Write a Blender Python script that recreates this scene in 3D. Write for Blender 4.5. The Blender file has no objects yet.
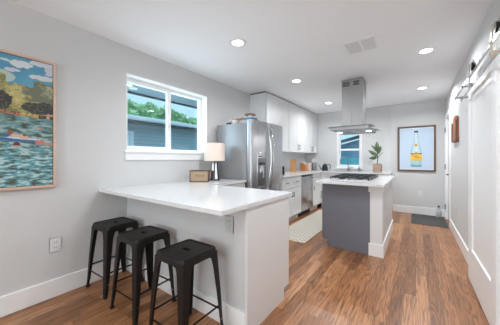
import bpy, bmesh, math, random
from mathutils import Vector, Matrix, Euler, noise

C = bpy.context.scene.collection
sc = bpy.context.scene

# ------------------------------------------------------------------ camera
TH = 0.625
FPX = 230.0
cam = bpy.data.cameras.new('camera')
cam.sensor_width = 36.0
cam.lens = FPX / 500.0 * 36.0
cam.shift_y = -0.0074
cam.clip_start = 0.02
cam.clip_end = 200
co = bpy.data.objects.new('camera', cam)
C.objects.link(co)
co.location = (0, 0, 1.22)
co.rotation_euler = (math.pi / 2, 0, TH)
sc.camera = co

# ------------------------------------------------------------------ world
w = bpy.data.worlds.new('world')
sc.world = w
w.use_nodes = True
nt = w.node_tree
nt.nodes.clear()
wo = nt.nodes.new('ShaderNodeOutputWorld')
bg = nt.nodes.new('ShaderNodeBackground')
tc = nt.nodes.new('ShaderNodeTexCoord')
sx = nt.nodes.new('ShaderNodeSeparateXYZ')
rp = nt.nodes.new('ShaderNodeValToRGB')
nt.links.new(tc.outputs['Generated'], sx.inputs[0])
nt.links.new(sx.outputs['Z'], rp.inputs[0])
rp.color_ramp.elements[0].position = 0.0
rp.color_ramp.elements[0].color = (0.36, 0.52, 0.60, 1)
rp.color_ramp.elements[1].position = 1.0
rp.color_ramp.elements[1].color = (1.25, 1.6, 1.85, 1)
e_ = rp.color_ramp.elements.new(0.3)
e_.color = (0.38, 0.56, 0.64, 1)
nt.links.new(rp.outputs[0], bg.inputs[0])
bg.inputs[1].default_value = 1.1
nt.links.new(bg.outputs[0], wo.inputs[0])

# ------------------------------------------------------------------ lights
POT_W = 7.4
def area(name, loc, rot, sx_, sy_, power, col, shape='RECTANGLE', spread=None):
    l = bpy.data.lights.new(name, 'AREA')
    l.shape = shape
    l.size = sx_
    if shape in ('RECTANGLE', 'ELLIPSE'):
        l.size_y = sy_
    l.energy = power
    l.color = col
    if spread: l.spread = spread
    o = bpy.data.objects.new(name, l)
    C.objects.link(o)
    o.location = loc
    o.rotation_euler = rot
    return o
# added fill behind the camera, tilted up to brighten the ceiling
area('added_back_fill', (-1.05, -3.93, 1.35), (math.radians(112), 0, 0), 2.6, 1.5, 46, (0.88, 0.95, 1.0))
# daylight coming through the left kitchen window
area('daylight_left_window', (-2.86, 1.87, 1.77), (0, -math.pi / 2, 0), 0.75, 1.1, 6, (0.82, 0.92, 1.0))

# ------------------------------------------------------------------ exposure
sc.view_settings.view_transform = 'Standard'
sc.view_settings.look = 'None'
sc.view_settings.exposure = 0.66
sc.view_settings.gamma = 1.0
sc.view_settings.use_curve_mapping = False
sc.cycles.max_bounces = 10
sc.cycles.diffuse_bounces = 8
sc.cycles.glossy_bounces = 4
sc.cycles.transparent_max_bounces = 8
sc.cycles.sample_clamp_indirect = 6
sc.cycles.caustics_reflective = False
sc.cycles.caustics_refractive = False

# ================================================================== materials
def lin(c):
    return tuple(((x / 255.0) / 12.92 if x / 255.0 <= 0.04045 else ((x / 255.0 + 0.055) / 1.055) ** 2.4) for x in c)

def mat(name, rgb, rough=0.5, metal=0.0, var=0.0, scale=8.0, bump=0.0, bscale=60.0, spec=0.5,
        emit=None, estr=0.0, trans=0.0, alpha=1.0, stretch=None, coat=0.0, rvar=0.0):
    """principled material with a noise variation in colour / bump (rgb is sRGB 0-255)"""
    m = bpy.data.materials.new(name)
    m.use_nodes = True
    t = m.node_tree
    b = t.nodes['Principled BSDF']
    c = lin(rgb)
    b.inputs['Base Color'].default_value = (*c, 1)
    b.inputs['Roughness'].default_value = rough
    b.inputs['Metallic'].default_value = metal
    b.inputs['Specular IOR Level'].default_value = spec
    b.inputs['Transmission Weight'].default_value = trans
    b.inputs['Alpha'].default_value = alpha
    b.inputs['Coat Weight'].default_value = coat
    if emit:
        b.inputs['Emission Color'].default_value = (*lin(emit), 1)
        b.inputs['Emission Strength'].default_value = estr
    co_ = t.nodes.new('ShaderNodeTexCoord')
    mp = t.nodes.new('ShaderNodeMapping')
    t.links.new(co_.outputs['Object'], mp.inputs[0])
    if stretch: mp.inputs['Scale'].default_value = stretch
    if var > 0 or rvar > 0:
        n = t.nodes.new('ShaderNodeTexNoise')
        n.inputs['Scale'].default_value = scale
        n.inputs['Detail'].default_value = 4
        t.links.new(mp.outputs[0], n.inputs['Vector'])
        if var > 0:
            r = t.nodes.new('ShaderNodeValToRGB')
            r.color_ramp.elements[0].position = 0.3
            r.color_ramp.elements[1].position = 0.7
            r.color_ramp.elements[0].color = (*[max(0, x * (1 - var)) for x in c], 1)
            r.color_ramp.elements[1].color = (*[min(1, x * (1 + var)) for x in c], 1)
            t.links.new(n.outputs['Fac'], r.inputs[0])
            t.links.new(r.outputs[0], b.inputs['Base Color'])
        if rvar > 0:
            mr = t.nodes.new('ShaderNodeMapRange')
            mr.inputs['To Min'].default_value = rough - rvar
            mr.inputs['To Max'].default_value = rough + rvar
            t.links.new(n.outputs['Fac'], mr.inputs['Value'])
            t.links.new(mr.outputs[0], b.inputs['Roughness'])
    if bump > 0:
        n2 = t.nodes.new('ShaderNodeTexNoise')
        n2.inputs['Scale'].default_value = bscale
        n2.inputs['Detail'].default_value = 3
        t.links.new(mp.outputs[0], n2.inputs['Vector'])
        bp = t.nodes.new('ShaderNodeBump')
        bp.inputs['Strength'].default_value = bump
        bp.inputs['Distance'].default_value = 0.01
        t.links.new(n2.outputs['Fac'], bp.inputs['Height'])
        t.links.new(bp.outputs[0], b.inputs['Normal'])
    return m

def N(t, typ, **kw):
    n = t.nodes.new(typ)
    for k, v in kw.items(): setattr(n, k, v)
    return n

def math_node(t, op, a, b=None):
    n = t.nodes.new('ShaderNodeMath')
    n.operation = op
    for i, x in enumerate((a, b)):
        if x is None: continue
        if isinstance(x, (int, float)): n.inputs[i].default_value = x
        else: t.links.new(x, n.inputs[i])
    return n.outputs[0]

def floor_material():
    m = bpy.data.materials.new('oak_floor')
    m.use_nodes = True
    t = m.node_tree
    b = t.nodes['Principled BSDF']
    g = N(t, 'ShaderNodeNewGeometry')
    s = N(t, 'ShaderNodeSeparateXYZ')
    t.links.new(g.outputs['Position'], s.inputs[0])
    W, L = 0.088, 1.05
    px = math_node(t, 'DIVIDE', s.outputs['X'], W)
    ix = math_node(t, 'FLOOR', px)
    fx = math_node(t, 'SUBTRACT', px, ix)
    wn = N(t, 'ShaderNodeTexWhiteNoise', noise_dimensions='1D')
    t.links.new(ix, wn.inputs['W'])
    off = math_node(t, 'MULTIPLY', wn.outputs['Value'], 3.7)
    py = math_node(t, 'ADD', math_node(t, 'DIVIDE', s.outputs['Y'], L), off)
    iy = math_node(t, 'FLOOR', py)
    fy = math_node(t, 'SUBTRACT', py, iy)
    cid = N(t, 'ShaderNodeCombineXYZ')
    t.links.new(ix, cid.inputs[0]); t.links.new(iy, cid.inputs[1])
    wn2 = N(t, 'ShaderNodeTexWhiteNoise', noise_dimensions='3D')
    t.links.new(cid.outputs[0], wn2.inputs['Vector'])
    # board tone
    r = N(t, 'ShaderNodeValToRGB')
    cols = [(0.0, (126, 82, 50)), (0.3, (142, 95, 60)), (0.6, (155, 106, 69)), (0.85, (168, 118, 79)), (1.0, (179, 129, 89))]
    while len(r.color_ramp.elements) < len(cols): r.color_ramp.elements.new(0.5)
    for e, (p, c) in zip(r.color_ramp.elements, cols):
        e.position = p; e.color = (*lin(c), 1)
    t.links.new(wn2.outputs['Value'], r.inputs[0])
    # grain, offset per board
    gv = N(t, 'ShaderNodeCombineXYZ')
    t.links.new(math_node(t, 'ADD', math_node(t, 'MULTIPLY', s.outputs['X'], 15.0), math_node(t, 'MULTIPLY', wn2.outputs['Value'], 40.0)), gv.inputs[0])
    t.links.new(math_node(t, 'MULTIPLY', s.outputs['Y'], 0.85), gv.inputs[1])
    t.links.new(math_node(t, 'MULTIPLY', wn2.outputs['Value'], 17.0), gv.inputs[2])
    n1 = N(t, 'ShaderNodeTexNoise'); n1.inputs['Scale'].default_value = 1.0; n1.inputs['Detail'].default_value = 3; n1.inputs['Distortion'].default_value = 0.25
    t.links.new(gv.outputs[0], n1.inputs['Vector'])
    # cathedral rings: contour lines of the noise
    ring = math_node(t, 'PINGPONG', math_node(t, 'MULTIPLY', n1.outputs['Fac'], 10.0), 0.5)
    ring = math_node(t, 'POWER', math_node(t, 'MULTIPLY', ring, 2.0), 0.45)
    n2 = N(t, 'ShaderNodeTexNoise'); n2.inputs['Scale'].default_value = 9.0; n2.inputs['Detail'].default_value = 4
    t.links.new(gv.outputs[0], n2.inputs['Vector'])
    mr = N(t, 'ShaderNodeMapRange'); t.links.new(ring, mr.inputs['Value'])
    mr.inputs['To Min'].default_value = 0.34; mr.inputs['To Max'].default_value = 1.25
    mr2 = N(t, 'ShaderNodeMapRange'); t.links.new(n2.outputs['Fac'], mr2.inputs['Value'])
    mr2.inputs['From Min'].default_value = 0.3; mr2.inputs['From Max'].default_value = 0.7
    mr2.inputs['To Min'].default_value = 0.86; mr2.inputs['To Max'].default_value = 1.12
    gap = math_node(t, 'MINIMUM', fx, math_node(t, 'SUBTRACT', 1.0, fx))
    gapx = N(t, 'ShaderNodeMapRange'); t.links.new(gap, gapx.inputs['Value'])
    gapx.inputs['From Min'].default_value = 0.0; gapx.inputs['From Max'].default_value = 0.03
    gapx.inputs['To Min'].default_value = 0.55; gapx.inputs['To Max'].default_value = 1.0
    gy = math_node(t, 'MINIMUM', fy, math_node(t, 'SUBTRACT', 1.0, fy))
    gapy = N(t, 'ShaderNodeMapRange'); t.links.new(gy, gapy.inputs['Value'])
    gapy.inputs['From Min'].default_value = 0.0; gapy.inputs['From Max'].default_value = 0.003
    gapy.inputs['To Min'].default_value = 0.55; gapy.inputs['To Max'].default_value = 1.0
    f = math_node(t, 'MULTIPLY', math_node(t, 'MULTIPLY', mr.outputs[0], mr2.outputs[0]), math_node(t, 'MULTIPLY', gapx.outputs[0], gapy.outputs[0]))
    vm = N(t, 'ShaderNodeVectorMath', operation='SCALE')
    t.links.new(r.outputs[0], vm.inputs[0]); t.links.new(f, vm.inputs['Scale'])
    t.links.new(vm.outputs[0], b.inputs['Base Color'])
    b.inputs['Roughness'].default_value = 0.33
    bp = N(t, 'ShaderNodeBump'); bp.inputs['Strength'].default_value = 0.12; bp.inputs['Distance'].default_value = 0.003
    t.links.new(f, bp.inputs['Height']); t.links.new(bp.outputs[0], b.inputs['Normal'])
    return m

def zigzag_material(name, axis, base, line, w_=0.07, h_=0.07, lw=0.12, rough=0.25, bump=0.3, vert='Z'):
    """herringbone / chevron lines in world coordinates"""
    m = bpy.data.materials.new(name)
    m.use_nodes = True
    t = m.node_tree
    b = t.nodes['Principled BSDF']
    g = N(t, 'ShaderNodeNewGeometry')
    s = N(t, 'ShaderNodeSeparateXYZ')
    t.links.new(g.outputs['Position'], s.inputs[0])
    u, v = s.outputs[axis], s.outputs[vert]
    tri = math_node(t, 'PINGPONG', math_node(t, 'ADD', u, 20.0), w_)
    a = math_node(t, 'FRACT', math_node(t, 'DIVIDE', math_node(t, 'ADD', math_node(t, 'ADD', v, tri), 20.0), h_))
    l1 = math_node(t, 'LESS_THAN', a, lw)
    c = math_node(t, 'FRACT', math_node(t, 'DIVIDE', math_node(t, 'ADD', u, 20.0), w_))
    l2 = math_node(t, 'LESS_THAN', c, lw * 0.25)
    l = l1
    mx = N(t, 'ShaderNodeMix', data_type='RGBA')
    t.links.new(l, mx.inputs[0])
    mx.inputs[6].default_value = (*lin(base), 1); mx.inputs[7].default_value = (*lin(line), 1)
    t.links.new(mx.outputs[2], b.inputs['Base Color'])
    b.inputs['Roughness'].default_value = rough
    bp = N(t, 'ShaderNodeBump', invert=True); bp.inputs['Strength'].default_value = bump; bp.inputs['Distance'].default_value = 0.002
    t.links.new(l, bp.inputs['Height']); t.links.new(bp.outputs[0], b.inputs['Normal'])
    return m

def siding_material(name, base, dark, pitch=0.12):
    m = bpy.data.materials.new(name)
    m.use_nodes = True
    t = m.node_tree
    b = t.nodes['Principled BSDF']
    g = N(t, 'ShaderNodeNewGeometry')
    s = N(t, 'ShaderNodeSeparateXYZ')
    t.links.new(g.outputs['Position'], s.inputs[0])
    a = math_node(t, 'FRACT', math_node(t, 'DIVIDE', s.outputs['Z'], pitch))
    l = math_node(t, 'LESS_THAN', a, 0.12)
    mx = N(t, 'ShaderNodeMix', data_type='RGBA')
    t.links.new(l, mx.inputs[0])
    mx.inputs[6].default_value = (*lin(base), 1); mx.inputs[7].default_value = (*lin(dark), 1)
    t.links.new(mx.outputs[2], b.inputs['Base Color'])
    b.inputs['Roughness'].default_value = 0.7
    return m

def steel_material(name, rgb, rough, stretch, str_=0.25):
    m = bpy.data.materials.new(name)
    m.use_nodes = True
    t = m.node_tree
    b = t.nodes['Principled BSDF']
    b.inputs['Base Color'].default_value = (*lin(rgb), 1)
    b.inputs['Metallic'].default_value = 1.0
    g = N(t, 'ShaderNodeTexCoord')
    mp = N(t, 'ShaderNodeMapping'); mp.inputs['Scale'].default_value = stretch
    t.links.new(g.outputs['Object'], mp.inputs[0])
    n = N(t, 'ShaderNodeTexNoise'); n.inputs['Scale'].default_value = 12; n.inputs['Detail'].default_value = 3
    t.links.new(mp.outputs[0], n.inputs['Vector'])
    mr = N(t, 'ShaderNodeMapRange'); t.links.new(n.outputs['Fac'], mr.inputs['Value'])
    mr.inputs['To Min'].default_value = rough - 0.08; mr.inputs['To Max'].default_value = rough + 0.08
    t.links.new(mr.outputs[0], b.inputs['Roughness'])
    bp = N(t, 'ShaderNodeBump'); bp.inputs['Strength'].default_value = str_; bp.inputs['Distance'].default_value = 0.004
    t.links.new(n.outputs['Fac'], bp.inputs['Height']); t.links.new(bp.outputs[0], b.inputs['Normal'])
    return m

def attr_material(name, rough=0.6):
    m = bpy.data.materials.new(name)
    m.use_nodes = True
    t = m.node_tree
    b = t.nodes['Principled BSDF']
    a = N(t, 'ShaderNodeVertexColor'); a.layer_name = 'col'
    t.links.new(a.outputs['Color'], b.inputs['Base Color'])
    b.inputs['Roughness'].default_value = rough
    return m

M = {
    'wall': mat('wall_paint', (210, 211, 211), 0.6, bump=0.03, bscale=250),
    'ceiling': mat('ceiling_paint', (243, 245, 247), 0.8, bump=0.05, bscale=180),
    'trim': mat('white_trim_paint', (241, 242, 242), 0.35, bump=0.01, bscale=80),
    'cab': mat('white_cabinet_paint', (225, 226, 226), 0.35, bump=0.01, bscale=90),
    'quartz': mat('white_quartz', (221, 222, 223), 0.12, var=0.03, scale=25, spec=0.5),
    'floor': floor_material(),
    'tile_x': zigzag_material('white_herringbone_tile', 'X', (213, 214, 214), (176, 177, 177)),
    'tile_y': zigzag_material('white_herringbone_tile_left', 'Y', (213, 214, 214), (176, 177, 177)),
    'steel': steel_material('brushed_steel', (188, 188, 190), 0.28, (1, 1, 0.04)),
    'steelh': steel_material('brushed_steel_hood', (160, 159, 158), 0.4, (6, 6, 0.1), 0.1),
    'fridge_side': mat('fridge_side_grey', (150, 151, 153), 0.35, metal=0.4, bump=0.02, bscale=200),
    'fridge_door': steel_material('fridge_door_steel', (200, 201, 203), 0.3, (3, 3, 0.1), 0.10),
    'chrome': mat('polished_chrome', (215, 215, 215), 0.12, metal=1.0),
    'nickel': mat('brushed_nickel', (150, 150, 150), 0.3, metal=1.0),
    'stool': mat('gunmetal_black_steel', (21, 17, 16), 0.45, metal=0.0, spec=0.35, rvar=0.06, scale=9),
    'rubber': mat('black_rubber', (22, 22, 22), 0.7),
    'black': mat('black_plastic', (18, 18, 20), 0.35),
    'iron': mat('cast_iron', (26, 27, 29), 0.45, spec=0.5),
    'grey_cab': mat('slate_grey_cabinet', (117, 119, 130), 0.5, bump=0.01, bscale=80),
    'dark_gap': mat('toe_kick_shadow_paint', (60, 60, 62), 0.7),  # dark grey, also painted as shade in the gap above the wall cabinets
    'oak': mat('pale_oak', (216, 186, 166), 0.5, var=0.08, scale=6, stretch=(1, 1, 8)),
    'walnut': mat('walnut_frame', (104, 82, 66), 0.5, var=0.18, scale=10, stretch=(6, 1, 6)),
    'board': mat('cutting_board_maple', (196, 146, 96), 0.5, var=0.12, scale=8, stretch=(6, 6, 1)),
    'board2': mat('knife_block_wood', (176, 116, 70), 0.5, var=0.15, scale=8, stretch=(6, 6, 1)),
    'redwood': mat('reddish_wall_wood', (150, 88, 56), 0.5, var=0.25, scale=7, stretch=(8, 8, 1)),
    'plate': mat('outlet_plastic', (226, 227, 228), 0.3),
    'plate_dim': mat('outlet_plastic_grey', (196, 198, 199), 0.4),
    'bulb': mat('lamp_diffuser', (255, 255, 255), 0.5, emit=(255, 250, 242), estr=6.0),
    'reflection_glow': mat('window_reflection_glow', (230, 236, 226), 0.5, emit=(225, 238, 225), estr=0.45),  # glow put in place of a ceiling light's reflection
    'glass': mat('clear_glass', (255, 255, 255), 0.02, alpha=0.10, spec=0.5),
    'hood_glass': mat('hood_canopy_glass', (190, 198, 198), 0.04, alpha=0.45, spec=0.6),
    'shade': mat('linen_lamp_shade', (226, 214, 204), 0.8, bump=0.15, bscale=400, emit=(255, 222, 196), estr=0.07),
    'speaker_grille': mat('tan_grille_cloth', (178, 156, 128), 0.8, bump=0.3, bscale=500),
    'speaker_case': mat('brown_speaker_case', (92, 52, 34), 0.45),
    'gold': mat('brass_script', (120, 92, 56), 0.4, metal=0.6),
    'mat': mat('grey_woven_doormat', (84, 84, 82), 0.95, var=0.15, scale=60, bump=0.5, bscale=300),
    'rug': zigzag_material('herringbone_rug', 'X', (216, 210, 198), (178, 170, 160), 0.09, 0.08, 0.35, 0.95, 0.4, vert='Y'),
    'rug_edge': mat('rug_hem', (196, 176, 140), 0.9, bump=0.3, bscale=300),
    'leaf': mat('rubber_plant_leaf', (98, 118, 86), 0.4, var=0.3, scale=14),
    'stem': mat('plant_stem', (96, 84, 58), 0.7),
    'soil': mat('potting_soil', (60, 48, 38), 0.95, bump=0.8, bscale=80),
    'pot': mat('woven_taupe_planter', (160, 136, 118), 0.8, var=0.12, scale=30, bump=0.4, bscale=120),
    'blue_glaze': mat('blue_glazed_rim', (60, 140, 190), 0.3),
    'white_glaze': mat('white_ceramic', (232, 232, 228), 0.25),
    'disc_wood': mat('brown_wood_disc', (132, 96, 74), 0.5, var=0.15, scale=12),
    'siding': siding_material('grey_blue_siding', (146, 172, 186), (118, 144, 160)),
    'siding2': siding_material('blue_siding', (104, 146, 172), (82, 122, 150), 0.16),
    'roof': mat('grey_shingle', (120, 126, 134), 0.9, var=0.15, scale=20, bump=0.4),
    'dark_roof': mat('dark_roof_edge', (50, 54, 60), 0.7),
    'gutter': mat('pale_gutter', (205, 214, 224), 0.5),
    'soffit': mat('blue_grey_soffit', (206, 226, 246), 0.8),
    'fascia': mat('dark_fascia', (74, 88, 100), 0.7),
    'tree': mat('tree_leaves', (160, 200, 150), 0.7, var=0.3, scale=1.6),
    'bark': mat('tree_bark', (92, 78, 64), 0.9, bump=0.6, bscale=20),
    'bounce_ground': mat('pale_bounce_ground', (168, 172, 150), 0.95, var=0.3, scale=3),  # ground lightened to bounce more light up to the soffit
    'teal': mat('teal_shed_paint', (84, 176, 190), 0.6, var=0.08, scale=4),
    'fence': mat('weathered_fence', (136, 140, 142), 0.9, var=0.2, scale=10, stretch=(6, 6, 1)),
    'painted': attr_material('painted_canvas', 0.55),
    'printed': attr_material('printed_picture', 0.35),
    'bottle': mat('clear_bottle', (206, 210, 210), 0.08, alpha=0.35),
    'rawsteel': mat('roller_bearing_black', (28, 24, 22), 0.3, metal=0.5),
    'tan_metal': mat('pale_bronze_strap', (196, 178, 160), 0.3, metal=0.8),
    'label_red': mat('label_red', (196, 52, 36), 0.5),
    'vent': mat('vent_grille_paint', (226, 227, 228), 0.6),
}

# ================================================================== helpers
def pane_material(name, fac, tint=(1, 1, 1)):
    m = bpy.data.materials.new(name)
    m.use_nodes = True
    t = m.node_tree
    t.nodes.clear()
    o = N(t, 'ShaderNodeOutputMaterial'); mx = N(t, 'ShaderNodeMixShader')
    tr = N(t, 'ShaderNodeBsdfTransparent'); gl = N(t, 'ShaderNodeBsdfGlossy')
    tr.inputs['Color'].default_value = (*tint, 1)
    gl.inputs['Roughness'].default_value = 0.02
    mx.inputs[0].default_value = fac
    t.links.new(tr.outputs[0], mx.inputs[1]); t.links.new(gl.outputs[0], mx.inputs[2]); t.links.new(mx.outputs[0], o.inputs[0])
    return m
M['glass'] = pane_material('window_glass', 0.05, (0.90, 0.97, 1.0))
M['hood_glass'] = pane_material('hood_canopy_glass', 0.28, (0.62, 0.66, 0.67))

class MB:
    def __init__(s):
        s.bm = bmesh.new()
    def box(s, x0, x1, y0, y1, z0, z1, bev=0.0, seg=2):
        m = Matrix.Translation(((x0 + x1) / 2, (y0 + y1) / 2, (z0 + z1) / 2)) @ Matrix.Diagonal((abs(x1 - x0), abs(y1 - y0), abs(z1 - z0), 1))
        r = bmesh.ops.create_cube(s.bm, size=1.0, matrix=m)
        if bev > 0:
            es = {e for v in r['verts'] for e in v.link_edges}
            bmesh.ops.bevel(s.bm, geom=list(es), offset=bev, segments=seg, affect='EDGES', profile=0.5)
        return s
    def obox(s, mtx, sx, sy, sz, bev=0.0):
        r = bmesh.ops.create_cube(s.bm, size=1.0, matrix=mtx @ Matrix.Diagonal((sx, sy, sz, 1)))
        if bev > 0:
            es = {e for v in r['verts'] for e in v.link_edges}
            bmesh.ops.bevel(s.bm, geom=list(es), offset=bev, segments=2, affect='EDGES')
        return s
    def bar(s, p, q, a, b, bev=0.0, up=(0, 0, 1)):
        p, q = Vector(p), Vector(q)
        d = (q - p); L = d.length; d.normalize()
        u = Vector(up)
        if abs(d.dot(u)) > .98: u = Vector((1, 0, 0))
        x = u.cross(d).normalized(); y = d.cross(x)
        m = Matrix((x, y, d)).transposed().to_4x4()
        m.translation = (p + q) / 2
        return s.obox(m, a, b, L, bev)
    def cyl(s, p, q, r0, r1=None, seg=24):
        p, q = Vector(p), Vector(q)
        d = q - p
        rot = d.to_track_quat('Z', 'Y').to_matrix().to_4x4()
        m = Matrix.Translation((p + q) / 2) @ rot
        bmesh.ops.create_cone(s.bm, cap_ends=True, segments=seg, radius1=r0, radius2=r0 if r1 is None else r1, depth=d.length, matrix=m)
        return s
    def sphere(s, c, r, sx_=1, sy_=1, sz_=1, seg=16):
        m = Matrix.Translation(c) @ Matrix.Diagonal((sx_, sy_, sz_, 1))
        bmesh.ops.create_uvsphere(s.bm, u_segments=seg, v_segments=seg // 2, radius=r, matrix=m)
        return s
    def tube(s, pts, r, seg=10, radii=None):
        pts = [Vector(p) for p in pts]
        rings = []
        prev = None
        for i, p in enumerate(pts):
            d = (pts[min(i + 1, len(pts) - 1)] - pts[max(i - 1, 0)]).normalized()
            if prev is None:
                u = Vector((0, 0, 1)) if abs(d.z) < .9 else Vector((1, 0, 0))
                x = u.cross(d).normalized()
            else:
                x = (prev - d * prev.dot(d)).normalized()
            prev = x
            y = d.cross(x)
            rr = radii[i] if radii else r
            rings.append([s.bm.verts.new(p + (x * math.cos(a) + y * math.sin(a)) * rr) for a in [2 * math.pi * k / seg for k in range(seg)]])
        for a, b in zip(rings, rings[1:]):
            for k in range(seg):
                s.bm.faces.new((a[k], a[(k + 1) % seg], b[(k + 1) % seg], b[k]))
        s.bm.faces.new(rings[0][::-1]); s.bm.faces.new(rings[-1])
        return s
    def lathe(s, cx, cy, prof, seg=32):
        rings = []
        for r, z in prof:
            if r < 1e-5: rings.append([s.bm.verts.new((cx, cy, z))])
            else: rings.append([s.bm.verts.new((cx + r * math.cos(2 * math.pi * k / seg), cy + r * math.sin(2 * math.pi * k / seg), z)) for k in range(seg)])
        for a, b in zip(rings, rings[1:]):
            if len(a) == 1 and len(b) == 1: continue
            for k in range(seg):
                k2 = (k + 1) % seg
                if len(a) == 1: s.bm.faces.new((a[0], b[k2], b[k]))
                elif len(b) == 1: s.bm.faces.new((a[k], a[k2], b[0]))
                else: s.bm.faces.new((a[k], a[k2], b[k2], b[k]))
        return s
    def prism(s, pts, f, t0, t1):
        """extrude polygon pts (2D) between t0 and t1; f(a,b,t)->xyz"""
        A = [s.bm.verts.new(f(a, b, t0)) for a, b in pts]
        B = [s.bm.verts.new(f(a, b, t1)) for a, b in pts]
        s.bm.faces.new(A[::-1]); s.bm.faces.new(B)
        n = len(pts)
        for i in range(n):
            s.bm.faces.new((A[i], A[(i + 1) % n], B[(i + 1) % n], B[i]))
        return s
    def build(s, name, m, parent=None, smooth=True, origin=None):
        bmesh.ops.recalc_face_normals(s.bm, faces=s.bm.faces)
        if parent is not None:
            o_ = world_loc(parent)
        elif origin is not None:
            o_ = Vector(origin)
        else:
            xs = [v.co for v in s.bm.verts]
            mn = Vector([min(v[i] for v in xs) for i in range(3)]); mx = Vector([max(v[i] for v in xs) for i in range(3)])
            o_ = Vector(((mn.x + mx.x) / 2, (mn.y + mx.y) / 2, mn.z))
        bmesh.ops.translate(s.bm, vec=-o_, verts=s.bm.verts)
        me = bpy.data.meshes.new(name)
        s.bm.to_mesh(me); s.bm.free()
        me.materials.append(m)
        if smooth:
            for p in me.polygons: p.use_smooth = True
            try: me.set_sharp_from_angle(angle=math.radians(35))
            except Exception: pass
        o = bpy.data.objects.new(name, me)
        C.objects.link(o)
        if parent is not None:
            o.parent = parent
        else:
            o.location = o_
        return o

def world_loc(o):
    v = Vector(o.location)
    while o.parent:
        o = o.parent
        v = v + o.location
    return v

def tag(o, label=None, cat=None, group=None, kind=None):
    if label: o['label'] = label
    if cat: o['category'] = cat
    if group: o['group'] = group
    if kind: o['kind'] = kind
    return o

def thing(name, loc, label, cat, group=None):
    o = bpy.data.objects.new(name, None)
    C.objects.link(o)
    o.location = loc
    o.empty_display_size = 0.1
    return tag(o, label, cat, group)

def children(o):
    return [c for c in bpy.data.objects if c.parent == o]

def copy_tree(o, parent=None):
    c = o.copy(); C.objects.link(c)
    if parent is not None: c.parent = parent
    for ch in children(o): copy_tree(ch, c)
    return c

def struct(mb, name, m, parent=None, smooth=False):
    o = mb.build(name, m, parent, smooth)
    if parent is None: o['kind'] = 'structure'
    return o

def text_mesh(name, body, size, mtx, m, parent, extrude=0.0006, shear=0.0):
    cu = bpy.data.curves.new(name, 'FONT')
    cu.body = body; cu.size = size; cu.extrude = extrude
    cu.align_x = 'CENTER'; cu.align_y = 'CENTER'; cu.shear = shear
    tmp = bpy.data.objects.new(name + '_tmp', cu)
    C.objects.link(tmp)
    bpy.context.view_layer.update()
    me = bpy.data.meshes.new_from_object(tmp.evaluated_get(bpy.context.evaluated_depsgraph_get()))
    bpy.data.objects.remove(tmp); bpy.data.curves.remove(cu)
    me.transform(mtx)
    me.transform(Matrix.Translation(-world_loc(parent)))
    me.materials.clear(); me.materials.append(m)
    me.name = name
    o = bpy.data.objects.new(name, me)
    C.objects.link(o); o.parent = parent
    return o

# ================================================================== the room
XL, XR, YF, YB, HC = -2.6, 0.5, 6.29, -4.0, 2.47
T = 0.20
WY0, WY1, WZ0, WZ1 = 1.262, 2.476, 1.31, 2.175      # left window opening
FX0, FX1, FZ0, FZ1 = -1.65, -1.13, 1.03, 1.94      # far window opening
DY0, DY1, DZ = 5.42, 6.08, 2.04                      # door in the right wall

struct(MB().box(XL - T, XR + T, YB - T, YF + T, -0.12, 0.0), 'floor', M['floor'])
struct(MB().box(XL - T, XR + T, YB - T, YF + T, HC, HC + 0.12), 'ceiling', M['ceiling'])
b = MB()
b.box(XL - T, XL, YB - T, WY0, 0, HC).box(XL - T, XL, WY1, YF + T, 0, HC)
b.box(XL - T, XL, WY0, WY1, 0, WZ0 - 0.03).box(XL - T, XL, WY0, WY1, WZ1, HC)
struct(b, 'wall_left', M['wall'])
b = MB()
b.box(XL, FX0, YF, YF + T, 0, HC).box(FX1, XR, YF, YF + T, 0, HC)
b.box(FX0, FX1, YF, YF + T, 0, FZ0).box(FX0, FX1, YF, YF + T, FZ1, HC)
struct(b, 'wall_far', M['wall'])
b = MB()
b.box(XR, XR + T, YB - T, DY0, 0, HC).box(XR, XR + T, DY1, YF + T, 0, HC).box(XR, XR + T, DY0, DY1, DZ, HC)
struct(b, 'wall_right', M['wall'])
b = MB()
b.box(XL, -2.35, YB - T, YB, 0, HC).box(0.25, XR, YB - T, YB, 0, HC)
b.box(-2.35, 0.25, YB - T, YB, 0, 0.6).box(-2.35, 0.25, YB - T, YB, 2.1, HC)
struct(b, 'wall_back', M['wall'])

# baseboards (profile: tall flat board with a small top bevel)
def baseboard(name, pieces, parent=None):
    b = MB()
    for (x0, x1, y0, y1) in pieces:
        b.box(x0, x1, y0, y1, 0.0, 0.157, 0.003, 1)
    return struct(b, name, M['trim'], parent)
baseboard('baseboard_left', [(XL, XL + 0.016, YB, 1.254)])
baseboard('baseboard_far', [(-0.44, XR, YF - 0.016, YF)])
baseboard('baseboard_right', [(XR - 0.016, XR, YB, DY0 - 0.075)])
baseboard('baseboard_back', [(XL + 0.016, XR - 0.016, YB, YB + 0.016)])

# tile fields
struct(MB().box(XL, -0.47, YF - 0.008, YF, 0.915, HC).box(XL, XL + 0.0001, YF - 0.01, YF - 0.009, 0.915, 0.92), 'trim_1', M['tile_x'])
t1 = bpy.data.objects['trim_1']
# hole for the window in the far tile field: rebuild in four pieces
bpy.data.objects.remove(t1)
b = MB()
b.box(XL, FX0, YF - 0.008, YF, 0.915, HC).box(FX1, -0.47, YF - 0.008, YF, 0.915, HC)
b.box(FX0, FX1, YF - 0.008, YF, 0.915, FZ0).box(FX0, FX1, YF - 0.008, YF, FZ1, HC)
struct(b, 'trim_1', M['tile_x'])
struct(MB().box(XL, XL + 0.008, 3.56, YF - 0.008, 0.915, 1.372), 'trim_2', M['tile_y'])

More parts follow.
